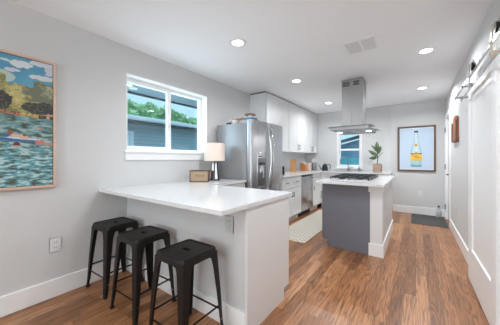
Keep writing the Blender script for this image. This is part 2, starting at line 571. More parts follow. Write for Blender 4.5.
# ---- left window : sliding sash
win = thing('window_1', (XL, (WY0 + WY1) / 2, WZ0), None, None)
win['kind'] = 'structure'
b = MB()  # white jamb lining the reveal
J = 0.012
b.box(XL - T, XL + 0.004, WY0, WY0 + J, WZ0, WZ1).box(XL - T, XL + 0.004, WY1 - J, WY1, WZ0, WZ1)
b.box(XL - T, XL + 0.004, WY0 + J, WY1 - J, WZ1 - J, WZ1)
b.box(XL - T, XL - .002, WY0 + J, WY1 - J, WZ0 - 0.025, WZ0)
struct(b, 'window_jamb', M['trim'], win)
b = MB()
xf0, xf1 = XL - 0.165, XL - 0.105
y0, y1, z0, z1 = WY0 + J, WY1 - J, WZ0, WZ1 - J
fw = 0.038
b.box(xf0, xf1, y0, y0 + fw, z0, z1, .003).box(xf0, xf1, y1 - fw, y1, z0, z1, .003)
b.box(xf0, xf1, y0 + fw, y1 - fw, z0, z0 + fw, .003).box(xf0, xf1, y0 + fw, y1 - fw, z1 - fw, z1, .003)
struct(b, 'window_frame', M['trim'], win)
ym = 1.878
b = MB()
b.box(XL - 0.135, XL - 0.10, ym - 0.03, ym + 0.03, z0 + .01, z1 - .01, .003)
b.box(XL - 0.135, XL - 0.102, y0 + fw - .01, ym - 0.03, z0 + fw - .01, z0 + fw + .025, .003)
b.box(XL - 0.135, XL - 0.102, y0 + fw - .01, ym - 0.03, z1 - fw - .018, z1 - fw + .01, .003)
b.box(XL - 0.135, XL - 0.102, y0 + fw - .012, y0 + fw + .012, z0 + fw - .01, z1 - fw + .01, .003)
struct(b, 'window_sash', M['trim'], win)
struct(MB().box(XL - 0.140, XL - 0.136, y0 + fw - .005, y1 - fw + .005, z0 + fw - .005, z1 - fw + .005), 'window_pane', M['glass'], win)
b = MB()
b.box(XL - 0.001, XL + 0.034, WY0 - 0.03, WY1 + 0.03, WZ0 - 0.022, WZ0 + 0.004, .004)
struct(b, 'window_sill', M['trim'], win)
struct(MB().box(XL - 0.001, XL + 0.018, WY0 - 0.015, WY1 + 0.015, WZ0 - 0.105, WZ0 - 0.022, .002), 'window_apron', M['trim'], win)
struct(MB().box(XL - 0.10, XL - 0.09, ym - 0.012, ym + 0.012, WZ0 + .32, WZ0 + .37, .002), 'window_latch', M['plate'], win)

# ---- far window : single-hung
wf = thing('window_2', ((FX0 + FX1) / 2, YF, FZ0), None, None)
wf['kind'] = 'structure'
b = MB()
cw = 0.045
b.box(FX0 - cw, FX0 + 0.005, YF - 0.022, YF + T, FZ0 - cw, FZ1 + cw, .003).box(FX1 - 0.005, FX1 + cw, YF - 0.022, YF + T, FZ0 - cw, FZ1 + cw, .003)
b.box(FX0 + .005, FX1 - .005, YF - 0.021, YF + T, FZ0 - cw, FZ0 + .005, .003).box(FX0 + .005, FX1 - .005, YF - 0.021, YF + T, FZ1 - .005, FZ1 + cw, .003)
struct(b, 'window_frame', M['trim'], wf)
b = MB()
mz = 1.455
b.box(FX0, FX1, YF + 0.03, YF + 0.07, mz - .025, mz + .025, .003)
for xx in (FX0 + .005, FX1 - .03): b.box(xx, xx + .025, YF + 0.03, YF + 0.07, FZ0, FZ1, .003)
b.box(FX0, FX1, YF + 0.03, YF + 0.07, FZ0 + .005, FZ0 + .035, .003).box(FX0, FX1, YF + 0.03, YF + 0.07, FZ1 - .03, FZ1 - .005, .003)
struct(b, 'window_sash', M['trim'], wf)
struct(MB().box(FX0 + .02, FX1 - .02, YF + 0.048, YF + 0.052, FZ0 + .02, FZ1 - .02), 'window_pane', M['glass'], wf)
struct(MB().box(FX0 - .07, FX1 + .07, YF - 0.05, YF, FZ0 - .06, FZ0 - .04, .003), 'window_sill', M['trim'], wf)

# ---- unseen back window, added to go with the fill light behind the camera
wb = thing('added_unseen_window', (-1.05, YB, 0.6), None, None); wb['kind'] = 'structure'
b = MB()
for (a0, a1, c0, c1) in [(-2.35, 0.25, .6, .66), (-2.35, 0.25, 2.04, 2.1), (-2.35, -2.29, .6, 2.1), (.19, .25, .6, 2.1), (-1.08, -1.02, .6, 2.1)]:
    b.box(a0, a1, YB - .1, YB - .04, c0, c1, .003)
struct(b, 'window_frame', M['trim'], wb)  # frame of the added unseen back window

# ---- door in the right wall near the far corner
d = thing('door_1', (XR, (DY0 + DY1) / 2, 0), None, None); d['kind'] = 'structure'
b = MB()
cs = 0.075
b.box(XR - 0.02, XR + 0.001, DY0 - cs, DY0, 0, DZ + cs, .003).box(XR - 0.02, XR + 0.001, DY1, DY1 + cs, 0, DZ + cs, .003)
b.box(XR - 0.02, XR + 0.001, DY0, DY1, DZ, DZ + cs, .003)
b.box(XR, XR + T, DY0 - .001, DY0 + .015, 0, DZ).box(XR, XR + T, DY1 - .015, DY1 + .001, 0, DZ).box(XR, XR + T, DY0, DY1, DZ - .015, DZ + .001)
struct(b, 'door_frame', M['trim'], d)
b = MB()
b.box(XR + 0.02, XR + 0.055, DY0 + .018, DY1 - .018, 0.008, DZ - .018, .002)
for (za, zb) in ((.25, .92), (1.05, 1.85)):
    for (ya, yb) in ((DY0 + .1, DY0 + .3), (DY0 + .38, DY1 - .1)):
        b.box(XR + 0.012, XR + 0.022, ya, yb, za, zb, .006)
struct(b, 'door_leaf', M['cab'], d)
for z in (1.80, 1.06, 0.25):
    struct(MB().box(XR - 0.024, XR - 0.018, DY1 - 0.02, DY1 + 0.01, z - .045, z + .045, .002).cyl((XR - .022, DY1 - .003, z - .05), (XR - .022, DY1 - .003, z + .05), .006), 'door_hinge', M['black'], d)
b = MB()
b.cyl((XR + .02, DY0 + .1, .93), (XR + .012, DY0 + .1, .93), .026)
b.cyl((XR + .012, DY0 + .1, .93), (XR - .035, DY0 + .1, .93), .009)
b.box(XR - .045, XR - .03, DY0 + .09, DY0 + .22, .92, .94, .003)
struct(b, 'door_handle', M['black'], d)

# ================================================================== outside
struct(MB().box(-40, 40, -12, 60, -0.5, -0.4), 'ground', M['bounce_ground'])
ev = thing('roof_eave', (XL - .14, 2, 2.2), 'pale blue soffit and dark fascia of the roof overhang seen through the wide window', 'roof eave')
MB().box(XL - 0.78, XL - T, YB - .5, YF + 1.0, 2.205, 2.23).build('soffit', M['soffit'], ev)
MB().box(XL - 0.82, XL - .78, YB - .5, YF + 1.0, 2.18, 2.36).build('fascia', M['fascia'], ev)
MB().box(XL - 0.90, XL - .82, YB - .5, YF + 1.0, 2.24, 2.35, .02).build('rain_gutter', M['fascia'], ev)
b = MB().cyl((XL - .60, 1.65, 2.204), (XL - .60, 1.65, 2.198), .055)  # glowing disc standing in for the ceiling light's reflection in the window glass
b.build('light_reflection_disc', M['reflection_glow'], ev)

nx = -7.0
nb = thing('house', (nx, 5, -.4), 'grey-blue lap-sided house next door seen through the wide window', 'house')
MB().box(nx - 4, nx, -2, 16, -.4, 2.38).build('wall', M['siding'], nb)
b = MB()
b.prism([(nx + .45, 2.42), (nx - 2.6, 2.85), (nx - 4.4, 2.42)], lambda a, c, t: (a, t, c), -2.5, 16.5)
b.build('roof', M['roof'], nb)
MB().box(nx + .36, nx + .48, -2.5, 16.5, 2.345, 2.465, .02).build('gutter', M['gutter'], nb)
MB().box(nx, nx + .4, -2.5, 16.5, 2.31, 2.345).build('soffit', M['fascia'], nb)
f = MB()
for (ya, yb, za, zb) in ((2.75, 2.87, .9, 2.06), (3.48, 3.60, .9, 2.06), (2.87, 3.48, 1.94, 2.06), (2.87, 3.48, .9, 1.0)):
    f.box(nx, nx + .05, ya, yb, za, zb)
fo = f.build('window', M['gutter'], nb)
MB().box(nx, nx + .02, 2.87, 3.48, 1.0, 1.94).build('pane', M['soffit'], fo)
MB().box(nx, nx + .04, 7.2, 7.29, -.4, 2.1).build('corner_board', M['siding'], nb)

def tree(loc, h, r, seed, label, n=6500, group='trees beyond the house', ls=.17):
    rnd = random.Random(seed)
    t = thing('leafy_tree', loc, label, 'tree', group)
    x0, y0, z0 = loc
    b = MB()
    b.tube([(x0, y0, z0), (x0 + .1, y0, z0 + h * .35), (x0, y0 + .1, z0 + h * .6)], .2, 8, [.22, .15, .1])
    for k in range(6):
        a = rnd.uniform(0, 6.28); q = r * .6
        b.tube([(x0, y0, z0 + h * .4), (x0 + math.cos(a) * q * .5, y0 + math.sin(a) * q * .5, z0 + h * .6), (x0 + math.cos(a) * q, y0 + math.sin(a) * q, z0 + h * rnd.uniform(.7, .9))], .05, 6, [.1, .06, .02])
    b.build('trunk', M['bark'], t)
    b = MB()
    blobs = []
    for k in range(24):
        a = rnd.uniform(0, 6.28); q = r * rnd.uniform(.1, .75)
        blobs.append((x0 + math.cos(a) * q, y0 + math.sin(a) * q, z0 + h * rnd.uniform(.5, .95), r * rnd.uniform(.25, .42)))
    for k in range(n):
        cx, cy, cz, br = rnd.choice(blobs)
        v = Vector((rnd.gauss(0, 1), rnd.gauss(0, 1), rnd.gauss(0, 1))).normalized() * br * rnd.uniform(.6, 1.08)
        p = Vector((cx, cy, cz)) + v
        m = Matrix.Translation(p) @ Euler((rnd.uniform(0, 6), rnd.uniform(0, 6), rnd.uniform(0, 6))).to_matrix().to_4x4()
        s_ = ls * rnd.uniform(.7, 1.4)
        q = [m @ Vector(c) for c in ((-s_, 0, 0), (0, -s_ * .55, 0), (s_, 0, 0), (0, s_ * .55, 0))]
        b.bm.faces.new([b.bm.verts.new(c) for c in q])
    b.build('crown', M['tree'], t, smooth=False)
    return t
tree((-14, 4.4, -.4), 5.4, 1.6, 1, 'green tree over the neighbour roof at the left of the wide window')
tree((-14.2, 7.1, -.4), 4.8, 1.5, 2, 'green tree over the neighbour roof, second from the left')
tree((-14, 9.9, -.4), 4.9, 1.5, 3, 'green tree over the neighbour roof beside the window mullion')
tree((-14.4, 12.8, -.4), 4.8, 1.5, 4, 'green tree over the neighbour roof in the right-hand pane')
tree((-14, 15.8, -.4), 4.6, 1.6, 5, 'green tree over the neighbour roof at the right edge of the wide window')
tree((-14, 1.6, -.4), 4.6, 1.6, 6, 'green tree over the neighbour roof mostly hidden by the window jamb')

tree((-17.5, 6.6, -.4), 5.6, 1.7, 21, 'farther tree filling the gap between the first two trees in the wide window')
tree((-17.6, 10.3, -.4), 5.7, 1.7, 22, 'farther tree filling the gap left of the window mullion')
tree((-17.5, 14.0, -.4), 5.5, 1.7, 23, 'farther tree filling the gap in the right-hand pane')
tree((-17.5, 17.8, -.4), 5.4, 1.7, 24, 'farther tree at the right end of the wide window')
# behind the far window
bh = thing('garden_shed', (-3.2, 12.0, -.4), 'blue-sided outbuilding with a dark sloping roof edge seen through the small window', 'shed')
b = MB()
b.prism([(-6.1, -.4), (.5, -.4), (.5, 2.85), (-3.9, 1.70), (-6.1, 1.21)], lambda a, c, t: (a, t, c), 12.0, 16.0)
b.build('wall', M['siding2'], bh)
b = MB()
b.bar((-6.3, 11.9, 1.23), (.9, 11.9, 3.05), .10, .4, up=(0, 1, 0))
b.build('roof_edge', M['dark_roof'], bh)
b = MB(); b.box(-3.0, -1.2, 11.94, 12.0, -.3, 1.28)
b.build('door', M['teal'], bh)
tree((-6.5, 20, -.4), 5.2, 1.7, 9, 'distant green tree at the top left of the small far window', n=900, group=None)
fn = thing('garden_fence', (-3, 9.5, -.4), 'low weathered picket fence outside the small far window', 'fence')
b = MB()
for k in range(44): b.box(-5.5 + k * .12, -5.5 + k * .12 + .1, 9.5, 9.53, -.4, .98 + .02 * (k % 2))
b.build('pickets', M['fence'], fn)
MB().box(-5.5, -.2, 9.53, 9.58, .6, .7).build('rail', M['fence'], fn)

# ================================================================== ceiling lights, vent
def downlight():
    t = thing('recessed_light', (0, 0, 0), None, None)
    b = MB()
    b.lathe(0, 0, [(.058, -.001), (.060, -.006), (.092, -.007), (.096, -.003), (.096, 0.0), (.058, 0.0), (.058, -.001)], 40)
    b.build('trim_ring', M['trim'], t)
    MB().lathe(0, 0, [(0, -.0035), (.059, -.0035), (.059, -.0005), (0, -.0005)], 32).build('diffuser', M['bulb'], t)
    return t
proto = downlight()
pots = [(-1.555, 1.93, 'round recessed ceiling light, largest and nearest, above the peninsula'),
        (-1.555, 3.43, 'round recessed ceiling light in front of the cabinets, second in the left row'),
        (-1.585, 5.2, 'small round recessed ceiling light left of the hood chimney, farthest on the left'),
        (0.095, 3.345, 'round recessed ceiling light nearest the sliding door rail on the right'),
        (0.09, 5.07, 'round recessed ceiling light above the bottle picture'),
        (-0.22, 1.62, None), (-0.22, -0.1, None), (-1.555, -1.4, None), (0.09, -2.0, None)]
for i, (x, y, lab) in enumerate(pots):
    if lab is None:
        pass
    o = proto if i == 0 else copy_tree(proto)
    o.location = (x, y, HC)
    tag(o, lab or 'round recessed ceiling light in the room behind the camera', 'ceiling light', 'recessed ceiling lights')
    l = area('downlight_beam', (x, y, HC - .012), (0, 0, 0), .11, .11, POT_W * ((1.25 if x < -1 else 1.9) if y > 5 else (.8 if 3 < y and x > -1 else 1.0)), (0.925, 0.96, 1.0), 'DISK', spread=2.8)

vt = thing('ceiling_vent', (-.47, 2.78, HC), 'white two-panel air vent grille set in the ceiling', 'ceiling vent')
b = MB()
vx0, vx1, vy0, vy1 = -.68, -.29, 2.60, 2.96
b.box(vx0, vx1, vy0, vy0 + .04, HC - .006, HC).box(vx0, vx1, vy1 - .04, vy1, HC - .006, HC)
b.box(vx0, vx0 + .045, vy0 + .04, vy1 - .04, HC - .006, HC).box(vx1 - .06, vx1, vy0 + .04, vy1 - .04, HC - .006, HC)
b.box(-.497, -.477, vy0 + .04, vy1 - .04, HC - .006, HC)
b.build('frame', M['trim'], vt, smooth=False)
for (a0, a1) in ((vx0 + .045, -.497), (-.477, vx1 - .06)):
    b = MB()
    n = 22
    for k in range(n):
        y = vy0 + .045 + k * (vy1 - vy0 - .09) / (n - 1)
        b.bar((a0, y, HC - .004), (a1, y, HC - .004), .0105, .002)
    b.box(a0 + .001, a1 - .001, vy0 + .041, vy1 - .041, HC - .001, HC - .0002)
    b.build('louvre_panel', M['vent'], vt)

# ================================================================== painting on the left wall
def paint_grid(name, m, parent, origin, eu, ev_, nu, nv, fn, nrm):
    """canvas mesh; fn(a,b)->sRGB with a,b in 0..1"""
    me = bpy.data.meshes.new(name)
    vs, fs, cols = [], [], []
    o_ = Vector(origin) - world_loc(parent)
    for j in range(nv + 1):
        for i in range(nu + 1):
            a, c = i / nu, j / nv
            vs.append(o_ + Vector(eu) * a + Vector(ev_) * c)
            cols.append((*lin(fn(a, c)), 1.0))
    for j in range(nv):
        for i in range(nu):
            k = j * (nu + 1) + i
            fs.append((k, k + 1, k + nu + 2, k + nu + 1))
    me.from_pydata(vs, [], fs)
    ca = me.color_attributes.new('col', 'FLOAT_COLOR', 'POINT')
    flat = [x for c in cols for x in c]
    ca.data.foreach_set('color', flat)
    me.materials.append(m)
    me.update()
    o = bpy.data.objects.new(name, me)
    C.objects.link(o); o.parent = parent
    return o

PY0, PY1, PZ0, PZ1 = -0.76, 0.645, 0.975, 2.06
def mixc(a, b, t):
    t = max(0, min(1, t)); return tuple(x + (y - x) * t for x, y in zip(a, b))
def nz(x, y, s, k=0.0): return noise.noise(Vector((x * s, y * s, k)))
def ell(y, z, cy, cz, ry, rz, rot=0.0):
    dy, dz = y - cy, z - cz
    c, s = math.cos(rot), math.sin(rot)
    a, b = (dy * c + dz * s) / ry, (-dy * s + dz * c) / rz
    return a * a + b * b < 1
def river(a, c):
    y = PY0 + .02 + a * (PY1 - PY0 - .04); z = PZ0 + .02 + c * (PZ1 - PZ0 - .04)
    n = nz(y, z, 9, 1.0); n2 = nz(y, z, 26, 2.0); n5 = nz(y, z, 60, 8.0)
    n3 = nz(y * .28, z + .02 * n, 52, 4.0); n4 = nz(y * .3, z, 110, 6.0)
    yd, zd = y + .018 * n2 + .006 * n5, z + .012 * n2 + .006 * n5
    if z > 1.572 + .012 * n2 - .06 * (y - .4):
        col = mixc((98, 164, 190), (84, 150, 182), .5 + n)
        for (cy, cz, ry, rz, cc) in ((.43, 1.985, .068, .032, (214, 220, 222)), (.33, 1.990, .035, .012, (200, 216, 222)), (.375, 1.925, .05, .013, (206, 204, 212)),
                                     (.33, 1.865, .06, .045, (176, 198, 188)), (.56, 2.025, .08, .028, (206, 212, 222)), (.61, 1.975, .04, .04, (198, 200, 216)),
                                     (.56, 1.905, .09, .022, (208, 214, 216)), (.05, 1.95, .2, .05, (214, 220, 222)), (-.4, 1.98, .25, .04, (208, 214, 220)), (-.1, 1.84, .2, .02, (200, 206, 210))):
            if ell(yd, zd, cy, cz, ry, rz, .06): col = cc
        if ell(yd, zd, .53, 1.962, .055, .018, -.1): col = (88, 152, 182)
        top = 1.875 + .03 * nz(y, 0, 9, 7) + .03 * n2 - (.05 if .34 < y < .50 else 0)
        if z < top:
            k = n + .6 * n2 + .5 * n5
            col = (186, 172, 110) if k > .1 else ((158, 150, 96) if k > -.2 else (120, 126, 84))
            if y > .48 + .05 * n2 or (y > .43 and z > 1.74 and z < 1.80 + .02 * n2):
                col = (134, 138, 116) if k > 0 else (112, 118, 98)
                if k > .35: col = (168, 166, 140)
            if k > .55: col = (198, 188, 138)
            if n5 > .35 and n > .0: col = (116, 150, 116)
        if ell(yd, zd, .545, 1.645, .115, .052) or ell(yd, zd, .305, 1.672, .065, .075) or ell(yd, zd, .0, 1.68, .14, .09) or ell(yd, zd, -.42, 1.66, .2, .08):
            col = (62, 62, 60) if n5 < .15 else (86, 90, 74)
            if ell(yd, zd, .50, 1.70, .05, .012): col = (176, 162, 108)
        if z < 1.597 + .006 * n2 - .06 * (y - .4):
            col = (70, 64, 54)
            if y < .42: col = (178, 112, 84) if n5 > -.1 else (120, 84, 66)
            elif y < .53: col = (190, 176, 92) if n5 > -.1 else (176, 120, 84)
            elif n5 > .2: col = (130, 100, 80)
        if ell(y, z, .595, 1.580, .012, .030): col = (196, 150, 128)
        return col
    d = (1.572 - z) / .58
    v = n3 + .55 * n4
    lo, mid_, hi = mixc((84, 104, 96), (92, 116, 112), d), mixc((104, 136, 132), (104, 162, 172), d * 1.3), mixc((136, 162, 158), (176, 206, 206), d * 1.6)
    if v > .22: col = hi
    elif v > -.02: col = mid_
    elif v > -.30: col = mixc(mid_, lo, .55) if n > 0 else mixc((84, 146, 164), mid_, .5)
    else: col = mixc((74, 80, 66), (86, 96, 82), .5 + n)
    if ell(y, z, .415, 1.372, .125, .015, -.04): col = (60, 106, 160)
    if ell(y, z, .44, 1.382, .11, .007, -.05): col = (206, 212, 218)
    if ell(yd, zd, .42, 1.400, .062, .016, -.22): col = (214, 176, 156)
    if ell(y, z, .365, 1.428, .018, .018): col = (146, 92, 72)
    if ell(y, z, .340, 1.402, .018, .014): col = (58, 104, 168)
    if ell(y, z, .445, 1.412, .010, .010): col = (116, 80, 64)
    if ell(yd, zd, .545, 1.358, .042, .018, -.2): col = (196, 122, 122)
    if ell(yd, zd, .600, 1.348, .034, .012): col = (190, 136, 124)
    if ell(y, z, .400, 1.336, .020, .018): col = (100, 60, 60)
    if ell(y, z, .400, 1.318, .034, .006): col = (204, 170, 156)
    if ell(y, z, .548, 1.470, .010, .012): col = (190, 130, 112)
    if ell(y, z, .570, 1.462, .014, .008): col = (90, 140, 180)
    if ell(y, z, -.1, 1.42, .06, .02, .2): col = (214, 150, 120)
    if ell(y, z, -.45, 1.36, .08, .018, -.1): col = (220, 190, 90)
    return col
pf = thing('framed_painting', (XL, (PY0 + PY1) / 2, PZ0), 'large framed painting of swimmers in a teal river on the left wall', 'painting')
b = MB()
fwid, fd = 0.020, 0.035
b.box(XL, XL + fd, PY0, PY1, PZ0, PZ0 + fwid, .002).box(XL, XL + fd, PY0, PY1, PZ1 - fwid, PZ1, .002)
b.box(XL, XL + fd, PY0, PY0 + fwid, PZ0 + fwid, PZ1 - fwid, .002).box(XL, XL + fd, PY1 - fwid, PY1, PZ0 + fwid, PZ1 - fwid, .002)
b.build('frame', M['oak'], pf, smooth=False)
MB().box(XL + .002, XL + .02, PY0 + fwid - .002, PY1 - fwid + .002, PZ0 + fwid - .002, PZ1 - fwid + .002).build('backing', M['dark_gap'], pf)
paint_grid('canvas', M['painted'], pf, (XL + .024, PY0 + fwid + .004, PZ0 + fwid + .004), (0, PY1 - PY0 - 2 * fwid - .008, 0), (0, 0, PZ1 - PZ0 - 2 * fwid - .008), 400, 310, river, None)

# ================================================================== outlets
def outlet(name, loc, rz, label, kind='duplex', pm='plate'):
    t = thing(name, loc, label, 'outlet')
    R_ = Matrix.Translation(loc) @ Matrix.Rotation(rz, 4, 'Z')
    def part(nm, m, boxes):
        b = MB()
        for (x0, x1, y0, y1, z0, z1, bv) in boxes:
            b.obox(R_ @ Matrix.Translation(((x0 + x1) / 2, (y0 + y1) / 2, (z0 + z1) / 2)), x1 - x0, y1 - y0, z1 - z0, bv)
        return b.build(nm, m, t)
    w_ = .042 if kind == 'duplex' else .036
    part('cover_plate', M[pm], [(-w_, w_, -.006, 0.0, -.062, .062, .003)])
    part('receptacle', M[pm], [(-.017, .017, -.010, -.006, .008, .040, .004)])
    part('receptacle', M[pm], [(-.017, .017, -.010, -.006, -.040, -.008, .004)])
    for sx_ in (-.006, .006):
        for z in (.026, -.022):
            part('slot', M['dark_gap'], [(sx_ - .0012, sx_ + .0012, -.0105, -.0098, z - .006, z + .006, 0)])
    return t
outlet('wall_outlet', (XL + .0005, .645, .458), math.pi / 2, 'white double outlet plate low on the left wall below the painting')
outlet('wall_outlet', (.075, YF - .0005, .463), 0, 'white outlet plate on the far wall below the bottle picture')
outlet('wall_outlet', (-1.10, 1.2695, .745), 0, 'pale outlet plate on the peninsula back panel under the counter overhang', pm='plate_dim')
outlet('wall_outlet', (XR - .0005, 4.75, .42), -math.pi / 2, 'white outlet plate low on the right wall beyond the sliding door')

# ================================================================== peninsula
pn = thing('peninsula_cabinet', (-1.75, 1.6, 0), 'white peninsula cabinet with a plain back panel facing the stools', 'cabinet')
MB().box(-2.598, -.952, 1.275, 1.87, .1, .884).build('body', M['cab'], pn)
MB().box(-2.598, -.952, 1.27, 1.275, 0, .884).build('back_panel', M['wall'], pn)
MB().box(-2.598, -.952, 1.254, 1.27, 0, .157, .003).build('baseboard', M['trim'], pn)
b = MB()
b.prism([(1.262, 0), (1.80, 0), (1.80, .095), (1.89, .095), (1.89, .884), (1.262, .884)], lambda a, c, t: (t, a, c), -.952, -.932)
b.build('end_panel', M['cab'], pn, smooth=False)
MB().box(-2.0, -.952, 1.78, 1.80, 0, .1).build('toe_kick', M['dark_gap'], pn)
def shaker(mb, axis, face, a0, a1, z0, z1, sgn, th=.02, rail=.055, rec=.007):
    """door/drawer front as one mesh. axis 'x': normal along x (sgn), spans y a0..a1 ; axis 'y': normal along y"""
    def bx(p0, p1, q0, q1, t0, t1, bev=0.0015):
        lo, hi = sorted((face + sgn * t0, face + sgn * t1))
        if axis == 'x': mb.box(lo, hi, p0, p1, q0, q1, bev, 1)
        else: mb.box(p0, p1, lo, hi, q0, q1, bev, 1)
    r = min(rail, (z1 - z0) * .28)
    bx(a0, a1, z0, z1, 0, th - rec, 0)
    bx(a0, a0 + rail, z0, z1, 0, th); bx(a1 - rail, a1, z0, z1, 0, th)
    bx(a0 + rail, a1 - rail, z0, z0 + r, 0, th); bx(a0 + rail, a1 - rail, z1 - r, z1, 0, th)
    return mb
def pull(axis, face, a, z, sgn, vertical, parent, L=.1):
    b = MB()
    def P(da, dz, dn):
        n = face + sgn * dn
        return (n, a + da, z + dz) if axis == 'x' else (a + da, n, z + dz)
    h = L / 2
    if vertical:
        b.bar(P(0, -h, .028), P(0, h, .028), .011, .011, .002)
        for s_ in (-1, 1): b.bar(P(0, s_ * (h - .01), 0), P(0, s_ * (h - .01), .028), .01, .01)
    else:
        b.bar(P(-h, 0, .028), P(h, 0, .028), .011, .011, .002)
        for s_ in (-1, 1): b.bar(P(s_ * (h - .01), 0, 0), P(s_ * (h - .01), 0, .028), .01, .01)
    return b.build('handle', M['nickel'], parent)
for k, (a0, a1) in enumerate(((-1.96, -1.47), (-1.46, -.97))):
    dr = shaker(MB(), 'y', 1.87, a0, a1, .7, .87, 1).build('drawer', M['cab'], pn)
    pull('y', 1.89, (a0 + a1) / 2, .785, 1, False, dr)
    dd = shaker(MB(), 'y', 1.87, a0, a1, .11, .69, 1).build('door', M['cab'], pn)
    pull('y', 1.89, a1 - .04 if k == 0 else a0 + .04, .6, 1, True, dd)

lb = thing('base_cabinet', (-2.3, 2.27, 0), 'short white base cabinet between the peninsula and the refrigerator', 'cabinet')
MB().box(-2.598, -1.99, 1.895, 2.62, .1, .884).build('body', M['cab'], lb)
MB().box(-2.598, -2.05, 1.895, 2.62, 0, .1).build('toe_kick', M['dark_gap'], lb)
dd = shaker(MB(), 'x', -1.99, 2.0, 2.61, .11, .87, 1).build('door', M['cab'], lb)
pull('x', -1.97, 2.08, .75, 1, True, dd)

b = MB()
b.prism([(-2.6, .99), (-.918, .99), (-.918, 1.94), (-1.955, 1.94), (-1.955, 2.63), (-2.6, 2.63)], lambda a, c, t: (a, c, t), .885, .915)
es = [e for e in b.bm.edges]
bmesh.ops.bevel(b.bm, geom=es, offset=.002, segments=2, affect='EDGES')
tag(b.build('countertop', M['quartz'], smooth=False), 'L-shaped white quartz countertop over the peninsula, under the lamp and speaker', 'countertop')

